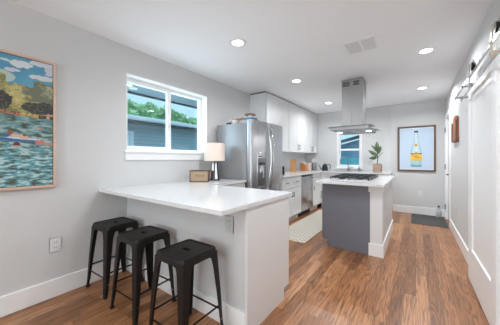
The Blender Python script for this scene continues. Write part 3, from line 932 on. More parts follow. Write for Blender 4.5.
# ================================================================== bar stools
def build_stool():
    root = thing('bar_stool', (0, 0, 0), None, None)
    H = .61
    hs = .152      # half seat
    rc = .038
    def rrect(h, r, n=6):
        pts = []
        for (cx, cy, a0) in ((h - r, h - r, 0), (-h + r, h - r, 90), (-h + r, -h + r, 180), (h - r, -h + r, 270)):
            for k in range(n + 1):
                a = math.radians(a0 + 90 * k / n)
                pts.append((cx + r * math.cos(a), cy + r * math.sin(a)))
        return pts
    # seat: rolled rim, slightly dished pressed top with slot
    b = MB()
    rings = [(hs - .0, rc, H - .045), (hs - .002, rc, H - .012), (hs - .006, rc - .003, H - .003), (hs - .013, rc - .006, H), (hs - .020, rc - .010, H - .001), (hs - .026, rc - .014, H - .0055), (hs - .032, rc - .018, H - .006)]
    R = [[b.bm.verts.new((x, y, z)) for x, y in rrect(h, r)] for h, r, z in rings]
    n = len(R[0])
    for A, B in zip(R, R[1:]):
        for k in range(n): b.bm.faces.new((A[k], A[(k + 1) % n], B[(k + 1) % n], B[k]))
    # top surface with a slot hole: bridge outer ring to slot ring of same count
    sl = []
    for (x, y) in rrect(hs - .03, rc - .02):
        a = math.atan2(y, x)
        # stadium 0.046 x 0.02
        px = .019 * (1 if x > 0 else -1) if abs(x) > .025 else .019 * x / .025
        dx, dy = x - px, y
        L = math.hypot(dx, dy)
        sl.append((px + dx / L * .018, dy / L * .018))
    zt = H - .006
    mid = [b.bm.verts.new((p[0] + (q[0] - p[0]) * .5, p[1] + (q[1] - p[1]) * .5, zt + .0012)) for p, q in zip(rrect(hs - .03, rc - .02), sl)]
    S1 = [b.bm.verts.new((x, y, zt)) for x, y in sl]
    S2 = [b.bm.verts.new((x, y, zt - .02)) for x, y in sl]
    for A, B in ((R[-1], mid), (mid, S1), (S1, S2)):
        for k in range(n): b.bm.faces.new((A[k], A[(k + 1) % n], B[(k + 1) % n], B[k]))
    # underside
    U0 = [b.bm.verts.new((x * .93, y * .93, H - .045)) for x, y in rrect(hs, rc)]
    U1 = [b.bm.verts.new((x * .93, y * .93, zt - .012)) for x, y in rrect(hs, rc)]
    for k in range(n):
        b.bm.faces.new((R[0][k], U0[k], U0[(k + 1) % n], R[0][(k + 1) % n]))
        b.bm.faces.new((U0[k], U1[k], U1[(k + 1) % n], U0[(k + 1) % n]))
    for k in range(n):
        b.bm.faces.new((U1[k], S2[k], S2[(k + 1) % n], U1[(k + 1) % n]))
    b.build('seat', M['stool'], root)
    # legs: tapered pressed angle sections, corner outwards
    for sx_ in (-1, 1):
        for sy_ in (-1, 1):
            b = MB()
            secs = []
            for t, wd, zz in ((0.0, .082, H - .03), (.06, .066, H - .075), (.14, .058, H - .12), (.5, .047, .31), (.86, .034, .085), (1.0, .026, .018)):
                c = (hs - .001) + (.184 - hs) * t
                r = .016 if t < .9 else .010
                th = .0035
                prof = [(c - wd, c)]
                for k in range(6):
                    a = math.radians(90 - 90 * k / 5)
                    prof.append((c - r + r * math.cos(a), c - r + r * math.sin(a)))
                prof.append((c, c - wd))
                inner = [(c - th, c - wd)]
                for k in range(6):
                    a = math.radians(90 * k / 5)
                    inner.append((c - r + (r - th) * math.cos(a), c - r + (r - th) * math.sin(a)))
                inner.append((c - wd, c - th))
                secs.append([b.bm.verts.new((sx_ * x, sy_ * y, zz)) for x, y in prof + inner])
            m_ = len(secs[0])
            for A, B in zip(secs, secs[1:]):
                for k in range(m_): b.bm.faces.new((A[k], A[(k + 1) % m_], B[(k + 1) % m_], B[k]))
            b.bm.faces.new(secs[0]); b.bm.faces.new(secs[-1])
            lg = b.build('leg', M['stool'], root)
            f = MB()
            c = .184
            f.box(sx_ * (c - .027), sx_ * (c + .0015), sy_ * (c - .027), sy_ * (c + .0015), 0, .02, .003)
            f.build('rubber_foot', M['rubber'], lg)
            f = MB(); f.cyl((sx_ * .176, sy_ * .150, .115), (sx_ * .1815, sy_ * .150, .115), .0055, seg=12)
            f.build('bolt', M['nickel'], lg)
    # apron: rolled lower edge between the legs
    for k in range(4):
        a = k * math.pi / 2
        Rm = Matrix.Rotation(a, 4, 'Z')
        b = MB()
        p = [(-.125, H - .02), (.125, H - .02), (.125, H - .1), (.105, H - .075), (.085, H - .058), (.06, H - .05), (-.06, H - .05), (-.085, H - .058), (-.105, H - .075), (-.125, H - .1)]
        A = [b.bm.verts.new(Rm @ Vector((x, -hs - (H - .02 - z) * .05 + .001, z))) for x, z in p]
        B = [b.bm.verts.new(Rm @ Vector((x, -hs - (H - .02 - z) * .05 + .005, z))) for x, z in p]
        b.bm.faces.new(A); b.bm.faces.new(B[::-1])
        for i in range(len(p)): b.bm.faces.new((A[i], B[i], B[(i + 1) % len(p)], A[(i + 1) % len(p)]))
        b.build('apron', M['stool'], root)
    # braces, flat bars at two heights
    for k in range(4):
        z = .165 if k % 2 == 0 else .205
        c = .152 + (.184 - .152) * (1 - z / .58) - .008
        a = k * math.pi / 2
        Rm = Matrix.Rotation(a, 4, 'Z')
        b = MB().bar(Rm @ Vector((-c + .002, -c, z)), Rm @ Vector((c - .002, -c, z)), .004, .014, .001)
        b.build('brace', M['stool'], root)
    return root
st = build_stool()
spots = [(-2.375, 1.052, .04, 'black metal counter stool closest to the left wall, first of the three'),
         (-1.845, 1.04, .03, 'black metal counter stool standing between the other two stools'),
         (-1.268, 1.02, .015, 'black metal counter stool nearest the camera, by the peninsula end')]
for i, (x, y, a, lab) in enumerate(spots):
    o = st if i == 0 else copy_tree(st)
    o.location = (x, y, 0); o.rotation_euler = (0, 0, a)
    tag(o, lab, 'stool', 'backless metal stools at the peninsula')

# ================================================================== lamp and speaker
LX, LY, LZ = -2.335, 2.375, .915
lp = thing('table_lamp', (LX, LY, LZ), 'table lamp with a linen drum shade and tapered metal base on the counter', 'lamp')
MB().cyl((LX, LY, LZ), (LX, LY, LZ + .018), .075, .075, 36).build('base', M['black'], lp)
b = MB().lathe(LX, LY, [(0, LZ + .018), (.066, LZ + .018), (.044, LZ + .235), (.044, LZ + .243), (0, LZ + .243)], 4)
bmesh.ops.rotate(b.bm, cent=(LX, LY, LZ), matrix=Matrix.Rotation(TH + math.pi / 4, 3, 'Z'), verts=b.bm.verts)
b.build('body', M['chrome'], lp, smooth=False)
b = MB()
for k in range(4):
    a = TH + k * math.pi / 2
    b.bar((LX + .050 * math.cos(a), LY + .050 * math.sin(a), LZ + .015), (LX + .034 * math.cos(a), LY + .034 * math.sin(a), LZ + .245), .014, .008)
b.build('strut', M['black'], lp)
MB().cyl((LX, LY, LZ + .243), (LX, LY, LZ + .36), .006).cyl((LX, LY, LZ + .3), (LX, LY, LZ + .36), .014).build('socket', M['black'], lp)
sb = MB()
sb.lathe(LX, LY, [(.146, LZ + .275), (.146, LZ + .525), (.1445, LZ + .525), (.1445, LZ + .275), (.146, LZ + .275)], 48)
sb.build('lamp_shade', M['shade'], lp)
MB().sphere((LX, LY, LZ + .39), .03).build('bulb', M['bulb'], lp)

SX, SY, SZ = -2.345, 2.105, .9152
spk = thing('radio_speaker', (SX, SY, SZ), 'small tan-fronted wooden speaker standing on the counter left of the lamp', 'speaker')
R_ = Matrix.Translation((SX, SY, SZ)) @ Matrix.Rotation(TH, 4, 'Z')
def rb(mb, x0, x1, y0, y1, z0, z1, bev=0.0):
    return mb.obox(R_ @ Matrix.Translation(((x0 + x1) / 2, (y0 + y1) / 2, (z0 + z1) / 2)), x1 - x0, y1 - y0, z1 - z0, bev)
sw, sh, sd = .126, .152, .055
b = MB()
rb(b, -sw, sw, -sd, sd, 0, .012, .003); rb(b, -sw, sw, -sd, sd, sh - .012, sh, .003)
rb(b, -sw, -sw + .012, -sd, sd, .008, sh - .008, .003); rb(b, sw - .012, sw, -sd, sd, .008, sh - .008, .003)
rb(b, -sw + .01, sw - .01, sd - .02, sd - .005, .01, sh - .01)
b.build('case', M['speaker_case'], spk)
b = MB(); rb(b, -sw + .011, sw - .011, -sd + .006, sd - .02, .011, sh - .011)
b.build('grille', M['speaker_grille'], spk)
text_mesh('logo', 'Marshall', .036, R_ @ Matrix.Translation((0, -sd + .0045, sh / 2 + .005)) @ Matrix.Rotation(math.pi / 2, 4, 'X'), M['gold'], spk, .001, .4)
b = MB(); rb(b, -.05, .05, -.02, .02, sh, sh + .003, .001)
b.build('control_panel', M['gold'], spk)

# ================================================================== refrigerator
FY0, FY1 = 2.648, 3.592
fr = thing('refrigerator', (-2.2, 3.1, 0), 'stainless steel French-door refrigerator with an ice and water dispenser', 'refrigerator')
MB().box(-2.555, -1.975, FY0, FY1, .03, 1.745, .004).build('body', M['fridge_side'], fr)
MB().box(-2.5, -1.99, FY0 + .03, FY1 - .03, 0, .03).build('foot_grille', M['black'], fr)
ymid = (FY0 + FY1) / 2
def curved_door(mb, y0, y1, z0, z1, xb=-1.965, xf=-1.885, bow=.012, holes=None):
    """front bowed in plan, rounded vertical edges"""
    prof = []
    n = 14
    r = .018
    prof.append((xb, y0)); prof.append((xf - r, y0))
    prof += [(xf - r + r * math.sin(a), y0 + r - r * math.cos(a)) for a in [math.radians(d) for d in (30, 60, 90)]]
    for k in range(1, n):
        t = k / n
        y = y0 + r + (y1 - y0 - 2 * r) * t
        yy = (y - ymid) / (FY1 - ymid)
        prof.append((xf + bow * (1 - yy * yy), y))
    prof += [(xf - r + r * math.sin(a), y1 - r + r * math.cos(a)) for a in [math.radians(d) for d in (90, 60, 30)]]
    prof.append((xf - r, y1)); prof.append((xb, y1))
    # smooth blend at ends
    mb.prism(prof, lambda a, c, t: (a, c, t), z0, z1)
    return mb
dl = curved_door(MB(), FY0, ymid - .003, .70, 1.785).build('door', M['fridge_door'], fr)
dr = curved_door(MB(), ymid + .003, FY1, .70, 1.785).build('door', M['fridge_door'], fr)
d1 = curved_door(MB(), FY0, FY1, .385, .693).build('drawer', M['fridge_door'], fr)
d2 = curved_door(MB(), FY0, FY1, .06, .378).build('drawer', M['fridge_door'], fr)
for s_, dd in ((-1, dl), (1, dr)):
    yy = ymid + s_ * .045
    pts = []
    for k in range(13):
        t = k / 12
        pts.append((-1.873 + .055 * math.sin(math.pi * t) ** .6, yy + s_ * .012 * math.cos(math.pi * t * 2), .80 + .90 * t))
    MB().tube(pts, .013, 12).build('handle', M['chrome'], dd)
for z, dd in ((.64, d1), (.32, d2)):
    pts = [(-1.873 + .05 * math.sin(math.pi * k / 10) ** .6, FY0 + .08 + (FY1 - FY0 - .16) * k / 10, z) for k in range(11)]
    MB().tube(pts, .012, 12).build('handle', M['chrome'], dd)
# dispenser in the left door
dy0, dy1 = 2.79, 3.01
dp = MB().box(-1.89, -1.869, dy0 - .012, dy1 + .012, .79, 1.33, .004).build('dispenser', M['fridge_door'], dl)
MB().box(-1.870, -1.8655, dy0, dy1, 1.245, 1.32, .002).build('control_screen', M['chrome'], dp)
MB().box(-1.870, -1.8675, dy0, dy1, .80, 1.235).build('recess', M['nickel'], dp)
MB().box(-1.868, -1.84, dy0 + .02, dy1 - .06, 1.135, 1.165, .004).build('spout', M['black'], dp)
MB().box(-1.868, -1.858, dy0 + .05, dy1 - .07, .93, 1.12, .003).build('paddle', M['chrome'], dp)
MB().box(-1.868, -1.840, dy0 + .01, dy1 - .01, .79, .81, .003).build('drip_tray', M['steel'], dp)
for y in (FY0 + .04, FY1 - .04):
    MB().box(-2.06, -1.967, y - .03, y + .03, 1.745, 1.784, .006).build('hinge_cover', M['fridge_side'], fr)

# things on the refrigerator
def rod_round(name, cx, cy, prof, m, parent=None, seg=36):
    return MB().lathe(cx, cy, prof, seg).build(name, m, parent)
zf = 1.786
DX, DY_ = -1.985, 2.765
cs1 = thing('serving_dish', (DX, DY_, zf), 'round dish with a bright blue rim on top of the refrigerator', 'dish')
rod_round('bowl', DX, DY_, [(0, zf), (.06, zf), (.075, zf + .006), (.095, zf + .014), (.092, zf + .016), (.07, zf + .009), (0, zf + .006)], M['white_glaze'], cs1)
rod_round('rim', DX, DY_, [(.090, zf + .013), (.100, zf + .013), (.103, zf + .028), (.094, zf + .028), (.090, zf + .013)], M['blue_glaze'], cs1)
cs2 = thing('cake_stand', (DX - .015, DY_ + .01, zf + .0065), 'brown round wooden stand raised above the blue-rimmed dish', 'cake stand')
rod_round('plate', DX - .015, DY_ + .01, [(0, zf + .075), (.07, zf + .075), (.083, zf + .082), (.083, zf + .094), (.07, zf + .100), (0, zf + .100)], M['disc_wood'], cs2)
rod_round('pedestal', DX - .015, DY_ + .01, [(0, zf + .0065), (.035, zf + .0065), (.03, zf + .02), (.015, zf + .05), (.03, zf + .075), (0, zf + .075)], M['white_glaze'], cs2)
zf = 1.745
bw = thing('stacked_bowl', (-2.24, 2.73, zf), 'white bowl under the tan board at the left end of the refrigerator top', 'bowl')
rod_round('bowl', -2.24, 2.73, [(0, zf), (.03, zf), (.04, zf + .01), (.062, zf + .06), (.059, zf + .06), (.036, zf + .014), (0, zf + .01)], M['white_glaze'], bw)
cs3 = thing('serving_board', (-2.2, 2.73, zf + .06), 'tan wooden serving board lying across a white bowl on the refrigerator', 'serving board')
MB().bar((-2.31, 2.72, zf + .071), (-2.095, 2.75, zf + .085), .075, .018, .004).build('board', M['board'], cs3)
MB().bar((-2.345, 2.716, zf + .069), (-2.311, 2.72, zf + .071), .04, .022, .005).build('grip', M['white_glaze'], cs3)
tag(MB().box(-2.37, -2.315, 2.66, 2.72, zf, zf + .028, .004).build('small_black_box', M['black']), 'small black box at the left edge of the refrigerator top', 'box')

# ================================================================== wall cabinets
UX = -2.225
ys = [3.605, 4.56, 5.46, 6.275]
labs = ['white wall cabinet just right of the refrigerator, its lower half hidden',
        'white two-door wall cabinet above the wooden chopping board, its handles paired',
        'white wall cabinet at the far corner above the kettle']
for i in range(3):
    y0, y1 = ys[i], ys[i + 1]
    z0, z1 = 1.372, 2.447
    u = thing('wall_cabinet', (-2.4, (y0 + y1) / 2, z0), labs[i], 'cabinet', 'white wall cabinets')
    MB().box(XL, UX - .02, y0 + .001, y1 - .001, z0, z1).build('body', M['cab'], u, smooth=False)
    MB().box(XL, UX - .035, y0 + .001, y1 - .001, z1, HC - .003).build('gap_shade', M['dark_gap'], u, smooth=False)  # dark strip painted as the shade in the gap below the ceiling
    ym_ = (y0 + y1) / 2
    for k, (a0, a1) in enumerate(((y0 + .003, ym_ - .0015), (ym_ + .0015, y1 - .003))):
        dd = shaker(MB(), 'x', UX - .02, a0, a1, z0 + .003, z1 - .003, 1).build('door', M['cab'], u, smooth=False)
        pull('x', UX, a1 - .035 if k == 0 else a0 + .035, z0 + .115, 1, True, dd, .12)

# ================================================================== base cabinets, left run
BX = -1.94
def base_cab(y0, y1, label, drawers, doors):
    u = thing('base_cabinet', (-2.25, (y0 + y1) / 2, 0), label, 'cabinet', 'white base cabinets')
    MB().box(XL + .002, BX, y0, y1, .105, .884).build('body', M['cab'], u, smooth=False)
    MB().box(XL + .002, BX - .06, y0, y1, 0, .105).build('toe_kick', M['cab'], u)
    w_ = (y1 - y0) / drawers
    for k in range(drawers):
        a0, a1 = y0 + k * w_ + .003, y0 + (k + 1) * w_ - .003
        dd = shaker(MB(), 'x', BX, a0, a1, .665, .873, 1, rail=.045).build('drawer', M['cab'], u, smooth=False)
        pull('x', BX + .02, (a0 + a1) / 2, .775, 1, False, dd)
    w_ = (y1 - y0) / doors
    for k in range(doors):
        a0, a1 = y0 + k * w_ + .003, y0 + (k + 1) * w_ - .003
        dd = shaker(MB(), 'x', BX, a0, a1, .12, .655, 1).build('door', M['cab'], u, smooth=False)
        pull('x', BX + .02, a1 - .035 if k == 0 and doors == 2 else a0 + .035, .54, 1, True, dd, .09)
    return u
base_cab(3.605, 4.482, 'white base cabinet right of the refrigerator with two drawers over two doors', 2, 2)
base_cab(5.14, 5.65, 'narrow white base cabinet between the dishwasher and the far corner', 1, 1)
dw = thing('dishwasher', (-2.2, 4.81, 0), 'stainless steel dishwasher set among the white base cabinets', 'dishwasher')
MB().box(XL + .002, BX - .01, 4.487, 5.137, .1, .88).build('body', M['dark_gap'], dw)
MB().box(BX - .01, BX + .022, 4.49, 5.134, .12, .838, .004).build('door', M['steel'], dw)
MB().box(BX - .01, BX + .016, 4.49, 5.134, .843, .88, .003).build('control_panel', M['black'], dw)
b = MB().cyl((BX + .055, 4.54, .79), (BX + .055, 5.085, .79), .011)
for y in (4.56, 5.065): b.cyl((BX + .02, y, .79), (BX + .055, y, .79), .008)
b.build('handle', M['steel'], dw)
MB().box(XL + .002, BX - .05, 4.487, 5.137, 0, .1).build('toe_kick', M['black'], dw)

# far run under the window
def base_cab_y(x0, x1, label):
    u = thing('base_cabinet', ((x0 + x1) / 2, 5.9, 0), label, 'cabinet', 'white base cabinets')
    MB().box(x0, x1, 5.68, YF - .002, .105, .884).build('body', M['cab'], u, smooth=False)
    MB().box(x0, x1, 5.74, YF - .002, 0, .105).build('toe_kick', M['cab'], u)
    w_ = (x1 - x0) / 2
    for k in range(2):
        a0, a1 = x0 + k * w_ + .003, x0 + (k + 1) * w_ - .003
        dd = shaker(MB(), 'y', 5.68, a0, a1, .665, .873, -1, rail=.045).build('drawer', M['cab'], u, smooth=False)
        pull('y', 5.66, (a0 + a1) / 2, .775, -1, False, dd)
        dd = shaker(MB(), 'y', 5.68, a0, a1, .12, .655, -1).build('door', M['cab'], u, smooth=False)
        pull('y', 5.66, a1 - .035 if k == 0 else a0 + .035, .54, -1, True, dd, .09)
base_cab_y(-1.93, -1.2, 'white base cabinet under the small far window, below the sink')
base_cab_y(-1.195, -.47, 'white base cabinet below the potted plant, behind the island')

b = MB()
b.prism([(XL, 3.605), (-1.88, 3.605), (-1.88, 5.635), (-.45, 5.635), (-.45, YF - .009), (XL, YF - .009)], lambda a, c, t: (a, c, t), .885, .915)
bmesh.ops.bevel(b.bm, geom=list(b.bm.edges), offset=.002, segments=2, affect='EDGES')
tag(b.build('countertop', M['quartz'], smooth=False), 'white quartz countertop running round the far kitchen corner beneath the wall cabinets', 'countertop')
# sink + faucet
sk = thing('kitchen_sink', (-1.4, 5.95, .915), 'stainless sink set in the counter under the far window', 'sink')
b = MB()
b.box(-1.72, -1.08, 5.75, 5.77, .9152, .919).box(-1.72, -1.08, 6.12, 6.14, .9152, .919).box(-1.72, -1.70, 5.75, 6.14, .9152, .919).box(-1.10, -1.08, 5.75, 6.14, .9152, .919)
b.build('rim', M['steel'], sk)
MB().box(-1.70, -1.10, 5.77, 6.12, .9155, .9165).build('basin', M['nickel'], sk)
fc = thing('kitchen_faucet', (-1.395, 6.19, .915), 'chrome gooseneck faucet in front of the far window', 'faucet')
MB().cyl((-1.395, 6.19, .915), (-1.395, 6.19, .965), .026, .02).build('base', M['nickel'], fc)
pts = [(-1.395, 6.19, .96), (-1.395, 6.19, 1.16)]
for k in range(1, 11):
    a = math.pi * k / 10
    pts.append((-1.395 - .09 * (1 - math.cos(a)) * .9, 6.19 - .09 * (1 - math.cos(a)) * .6, 1.16 + .11 * math.sin(a)))
pts.append((pts[-1][0], pts[-1][1], 1.10))
MB().tube(pts, .012, 12).build('spout', M['nickel'], fc)
MB().cyl((-1.395, 6.19, .985), (-1.27, 6.18, 1.0), .008).build('lever', M['nickel'], fc)
sd_ = thing('soap_dispenser', (-1.14, 6.19, .915), 'small steel soap dispenser to the right of the faucet', 'soap dispenser')
MB().lathe(-1.14, 6.19, [(0, .915), (.024, .915), (.024, .985), (.012, 1.0), (.008, 1.03), (0, 1.03)], 20).build('bottle', M['nickel'], sd_)
MB().bar((-1.14, 6.19, 1.03), (-1.14, 6.15, 1.03), .012, .008).build('nozzle', M['nickel'], sd_)

# ================================================================== counter items, left back corner
def lean_board(parent, x, y, rz, w_, h_, th, m, tilt=.13, r=.03, name='board'):
    b = MB()
    pts = []
    for (cx, cz, a0) in ((w_ / 2 - r, h_ - r, 0), (-w_ / 2 + r, h_ - r, 90), (-w_ / 2 + .005, .005, 180), (w_ / 2 - .005, .005, 270)):
        rr = r if cz > .1 else .005
        for k in range(6):
            a = math.radians(a0 + 90 * k / 5)
            pts.append((cx + rr * math.cos(a), cz + rr * math.sin(a)))
    R2 = Matrix.Translation((x, y, .916)) @ Matrix.Rotation(rz, 4, 'Z') @ Matrix.Rotation(tilt, 4, 'X')
    b.prism(pts, lambda a, c, t: tuple(R2 @ Vector((a, t, c))), 0, th)
    return b.build(name, m, parent)
cb = thing('cutting_board', (-2.30, 4.90, .916), 'tall maple cutting board standing on the counter right of the refrigerator', 'cutting board')
lean_board(cb, -2.30, 4.90, .55, .15, .285, .035, M['board'], 0)
MB().cyl((-2.30, 4.90, 1.165), (-2.30, 4.90, 1.18), .008).build('hanging_peg', M['speaker_case'], cb)
kb = thing('knife_block', (-2.26, 5.46, .916), 'brown wooden knife block with pale handles beside the wooden box', 'knife block')
b = MB().prism([(0, 0), (.14, 0), (.14, .14), (.06, .21), (0, .18)], lambda a, c, t: (-2.36 + a, t, .916 + c), 5.41, 5.52)
b.build('block', M['board2'], kb)
for i in range(3):
    for j in range(2):
        MB().bar((-2.31 + j * .045, 5.43 + i * .033, 1.09 - j * .03), (-2.275 + j * .045, 5.43 + i * .033, 1.17 - j * .03), .02, .014, .003).build('knife_handle', M['white_glaze'], kb)
tag(MB().box(-2.32, -2.21, 5.69, 5.80, .916, 1.10, .012).build('wooden_box', M['oak']), 'pale wooden box standing between the knife block and the steel jar', 'box')
jr = thing('utensil_jar', (-2.185, 5.93, .916), 'grey steel canister of utensils in the counter corner left of the kettle', 'canister')
MB().lathe(-2.185, 5.93, [(0, .916), (.065, .916), (.068, .93), (.055, 1.08), (.045, 1.12), (.04, 1.12), (.05, 1.08), (0, .94)], 28).build('jar', M['nickel'], jr)
for (dx, dy, h_) in ((.02, .01, .24), (-.02, .015, .27), (.0, -.02, .25), (-.015, -.015, .22)):
    b = MB().tube([(-2.185, 5.93, .96), (-2.185 + dx * 2, 5.93 + dy * 2, .916 + h_)], .006, 8)
    b.sphere((-2.185 + dx * 2.2, 5.93 + dy * 2.2, .916 + h_ + .02), .022, 1, .5, 1.2)
    b.build('utensil', M['white_glaze'], jr)
KX, KY, KZ = -1.90, 5.93, .916
kt = thing('gooseneck_kettle', (KX, KY, KZ), 'matt black gooseneck kettle on the counter left of the far window', 'kettle')
MB().lathe(KX, KY, [(0, KZ), (.078, KZ), (.082, KZ + .01), (.068, KZ + .09), (.05, KZ + .15), (.045, KZ + .155), (0, KZ + .16)], 28).build('body', M['black'], kt)
MB().lathe(KX, KY, [(0, KZ + .155), (.04, KZ + .158), (.02, KZ + .17), (.008, KZ + .175), (.012, KZ + .195), (0, KZ + .2)], 20).build('lid', M['black'], kt)
MB().tube([(KX - .07, KY, KZ + .03), (KX - .11, KY, KZ + .045), (KX - .13, KY, KZ + .09), (KX - .15, KY, KZ + .13), (KX - .19, KY, KZ + .145)], .008, 10, [.014, .012, .010, .008, .007]).build('spout', M['black'], kt)
MB().tube([(KX + .045, KY, KZ + .15), (KX + .09, KY, KZ + .165), (KX + .135, KY, KZ + .15), (KX + .135, KY, KZ + .08), (KX + .12, KY, KZ + .04)], .01, 10).build('handle', M['black'], kt)
bc = thing('pepper_mill', (-2.06, 3.95, .916), 'slim black mill standing on the counter just right of the refrigerator', 'mill')
MB().lathe(-2.06, 3.95, [(0, .916), (.022, .916), (.024, .93), (.018, 1.0), (.02, 1.05), (0, 1.05)], 20).build('body', M['black'], bc)
MB().sphere((-2.06, 3.95, 1.065), .017).build('cap', M['black'], bc)

# plant on the far counter
PX_, PY_ = -.725, 6.03
pp = thing('potted_plant', (PX_, PY_, .916), 'rubber plant in a square taupe planter on the far counter', 'plant')
b = MB()
b.box(PX_ - .088, PX_ + .088, PY_ - .088, PY_ + .088, .916, 1.095, .012)
b.build('planter', M['pot'], pp)
MB().box(PX_ - .076, PX_ + .076, PY_ - .076, PY_ + .076, 1.085, 1.10).build('soil', M['soil'], pp)
MB().tube([(PX_, PY_, 1.1), (PX_ + .01, PY_, 1.25), (PX_ - .005, PY_, 1.42)], .008, 8, [.011, .009, .006]).build('stem', M['stem'], pp)
MB().tube([(PX_ + .01, PY_, 1.24), (PX_ + .06, PY_ - .01, 1.31), (PX_ + .12, PY_ - .02, 1.36)], .005, 8).build('stem', M['stem'], pp)
def leaf(base, tip, wid, twist, parent):
    base, tip = Vector(base), Vector(tip)
    d = tip - base; L = d.length; d.normalize()
    side = d.cross(Vector((0, -1, 0.15))).normalized()
    side = Matrix.Rotation(twist, 3, d) @ side
    up = side.cross(d)
    b = MB()
    n = 8
    rows = []
    for k in range(n + 1):
        t = k / n
        wv = wid * (math.sin(math.pi * min(1, t ** .85)) ** .75) + .001
        c = base + d * L * t + up * (.02 * math.sin(math.pi * t))
        rows.append([b.bm.verts.new(c + side * wv + up * wv * .25), b.bm.verts.new(c), b.bm.verts.new(c - side * wv + up * wv * .25)])
    for A, B in zip(rows, rows[1:]):
        for k in range(2): b.bm.faces.new((A[k], A[k + 1], B[k + 1], B[k]))
    o = b.build('leaf', M['leaf'], parent)
    sm = o.modifiers.new('solid', 'SOLIDIFY'); sm.thickness = .002
    return o
for (bs, tp, wd, tw) in [((0, 0, 1.41), (-.005, -.02, 1.62), .05, .1), ((.005, 0, 1.36), (.085, -.03, 1.52), .045, .5),
                         ((0, 0, 1.37), (-.14, -.02, 1.53), .038, .6), ((0, 0, 1.31), (-.20, -.03, 1.42), .05, -.4),
                         ((0, 0, 1.26), (-.19, -.03, 1.235), .05, -.5), ((.01, .0, 1.33), (.045, .02, 1.47), .045, .2),
                         ((0, -.01, 1.29), (-.07, -.05, 1.34), .035, -.2)]:
    leaf((PX_ + bs[0], PY_ + bs[1], bs[2]), (PX_ + tp[0] * .9, PY_ + tp[1], tp[2]), wd * .82, tw, pp)

# ================================================================== island
IX0, IX1, IY0, IY1 = -1.075, -.335, 3.26, 4.75
isl = thing('kitchen_island', (-.7, 4.0, 0), 'kitchen island with a slate grey end panel and white right side', 'island')
MB().box(IX0 + .002, IX1 - .016, IY0 + .02, IY1, .1, .884).build('body', M['cab'], isl, smooth=False)
b = MB().prism([(IX0, .095), (IX0 + .075, .095), (IX0 + .075, 0), (-.475, 0), (-.475, .884), (IX0, .884)], lambda a, c, t: (a, t, c), IY0 - .002, IY0 + .018)
tag(b.build('end_panel', M['grey_cab'], isl, smooth=False), 'slate grey end panel')
b = MB()
b.box(-.472, IX1, IY0 - .012, IY0 + .1, 0, .884, .002)
b.box(-.488, IX1 + .008, IY0 - .024, IY0 + .11, .80, .884, .002)
b.build('corner_post', M['cab'], isl, smooth=False)
MB().box(IX1 - .016, IX1 - .004, IY0 + .1, IY1, 0, .884).build('side_panel', M['wall'], isl, smooth=False)
b = MB()
b.box(-.488, IX1 + .012, IY0 - .026, IY0 - .012, 0, .157, .002).box(IX1 - .004, IX1 + .014, IY0 - .012, IY1, 0, .157, .002)
b.build('baseboard', M['trim'], isl, smooth=False)
MB().box(IX0 + .075, IX0 + .09, IY0 + .02, IY1, 0, .1).build('toe_kick', M['dark_gap'], isl)
for k in range(3):
    a0 = IY0 + .03 + k * .48
    dd = shaker(MB(), 'x', IX0 + .002, a0, a0 + .472, .12, .873, -1).build('door', M['grey_cab'], isl, smooth=False)
    pull('x', IX0 - .018, a0 + .05, .7, -1, True, dd)
b = MB().box(-1.125, -.30, 3.10, 4.85, .885, .915, .002)
tag(b.build('island_countertop', M['quartz'], smooth=False), 'white quartz top of the kitchen island under the range hood', 'countertop')

# gas cooktop
ck = thing('gas_cooktop', (-.74, 3.95, .915), 'black and steel gas cooktop with iron grates on the island', 'cooktop')
CX0, CX1, CY0, CY1 = -1.055, -.50, 3.46, 4.40
MB().box(CX0, CX1, CY0, CY1, .9152, .924, .003).build('plate', M['steel'], ck)
for k, (x, y, r) in enumerate([(-.9, 3.63, .045), (-.66, 3.63, .04), (-.9, 4.23, .045), (-.66, 4.23, .04), (-.78, 3.93, .06)]):
    br = MB().lathe(x, y, [(0, .924), (r, .924), (r, .938), (r * .8, .942), (0, .944)], 24).build('burner', M['iron'], ck)
for k in range(3):
    y0, y1 = CY0 + .02 + k * .297, CY0 + .02 + (k + 1) * .297 - .01
    b = MB()
    x0, x1 = CX0 + .025, CX1 - .025
    zt = .952
    for (p, q) in (((x0, y0), (x1, y0)), ((x0, y1), (x1, y1)), ((x0, y0), (x0, y1)), ((x1, y0), (x1, y1)),
                   ((x0, (y0 + y1) / 2), (x1, (y0 + y1) / 2)), (((x0 + x1) / 2, y0), ((x0 + x1) / 2, y1)),
                   ((x0 + .12, y0), (x0 + .12, y1)), ((x1 - .12, y0), (x1 - .12, y1))):
        b.bar((p[0], p[1], zt), (q[0], q[1], zt), .017, .018, .003)
    for (x, y) in ((x0, y0), (x1, y0), (x0, y1), (x1, y1), ((x0 + x1) / 2, y0), ((x0 + x1) / 2, y1)):
        b.bar((x, y, .924), (x, y, zt), .014, .014)
    b.build('grate', M['iron'], ck)
for k in range(5):
    MB().cyl((CX0 + .012 + .001, CY0 + .12 + k * .17, .924), (CX0 + .013, CY0 + .12 + k * .17, .948), .011, .009, 16).build('knob', M['chrome'], ck)

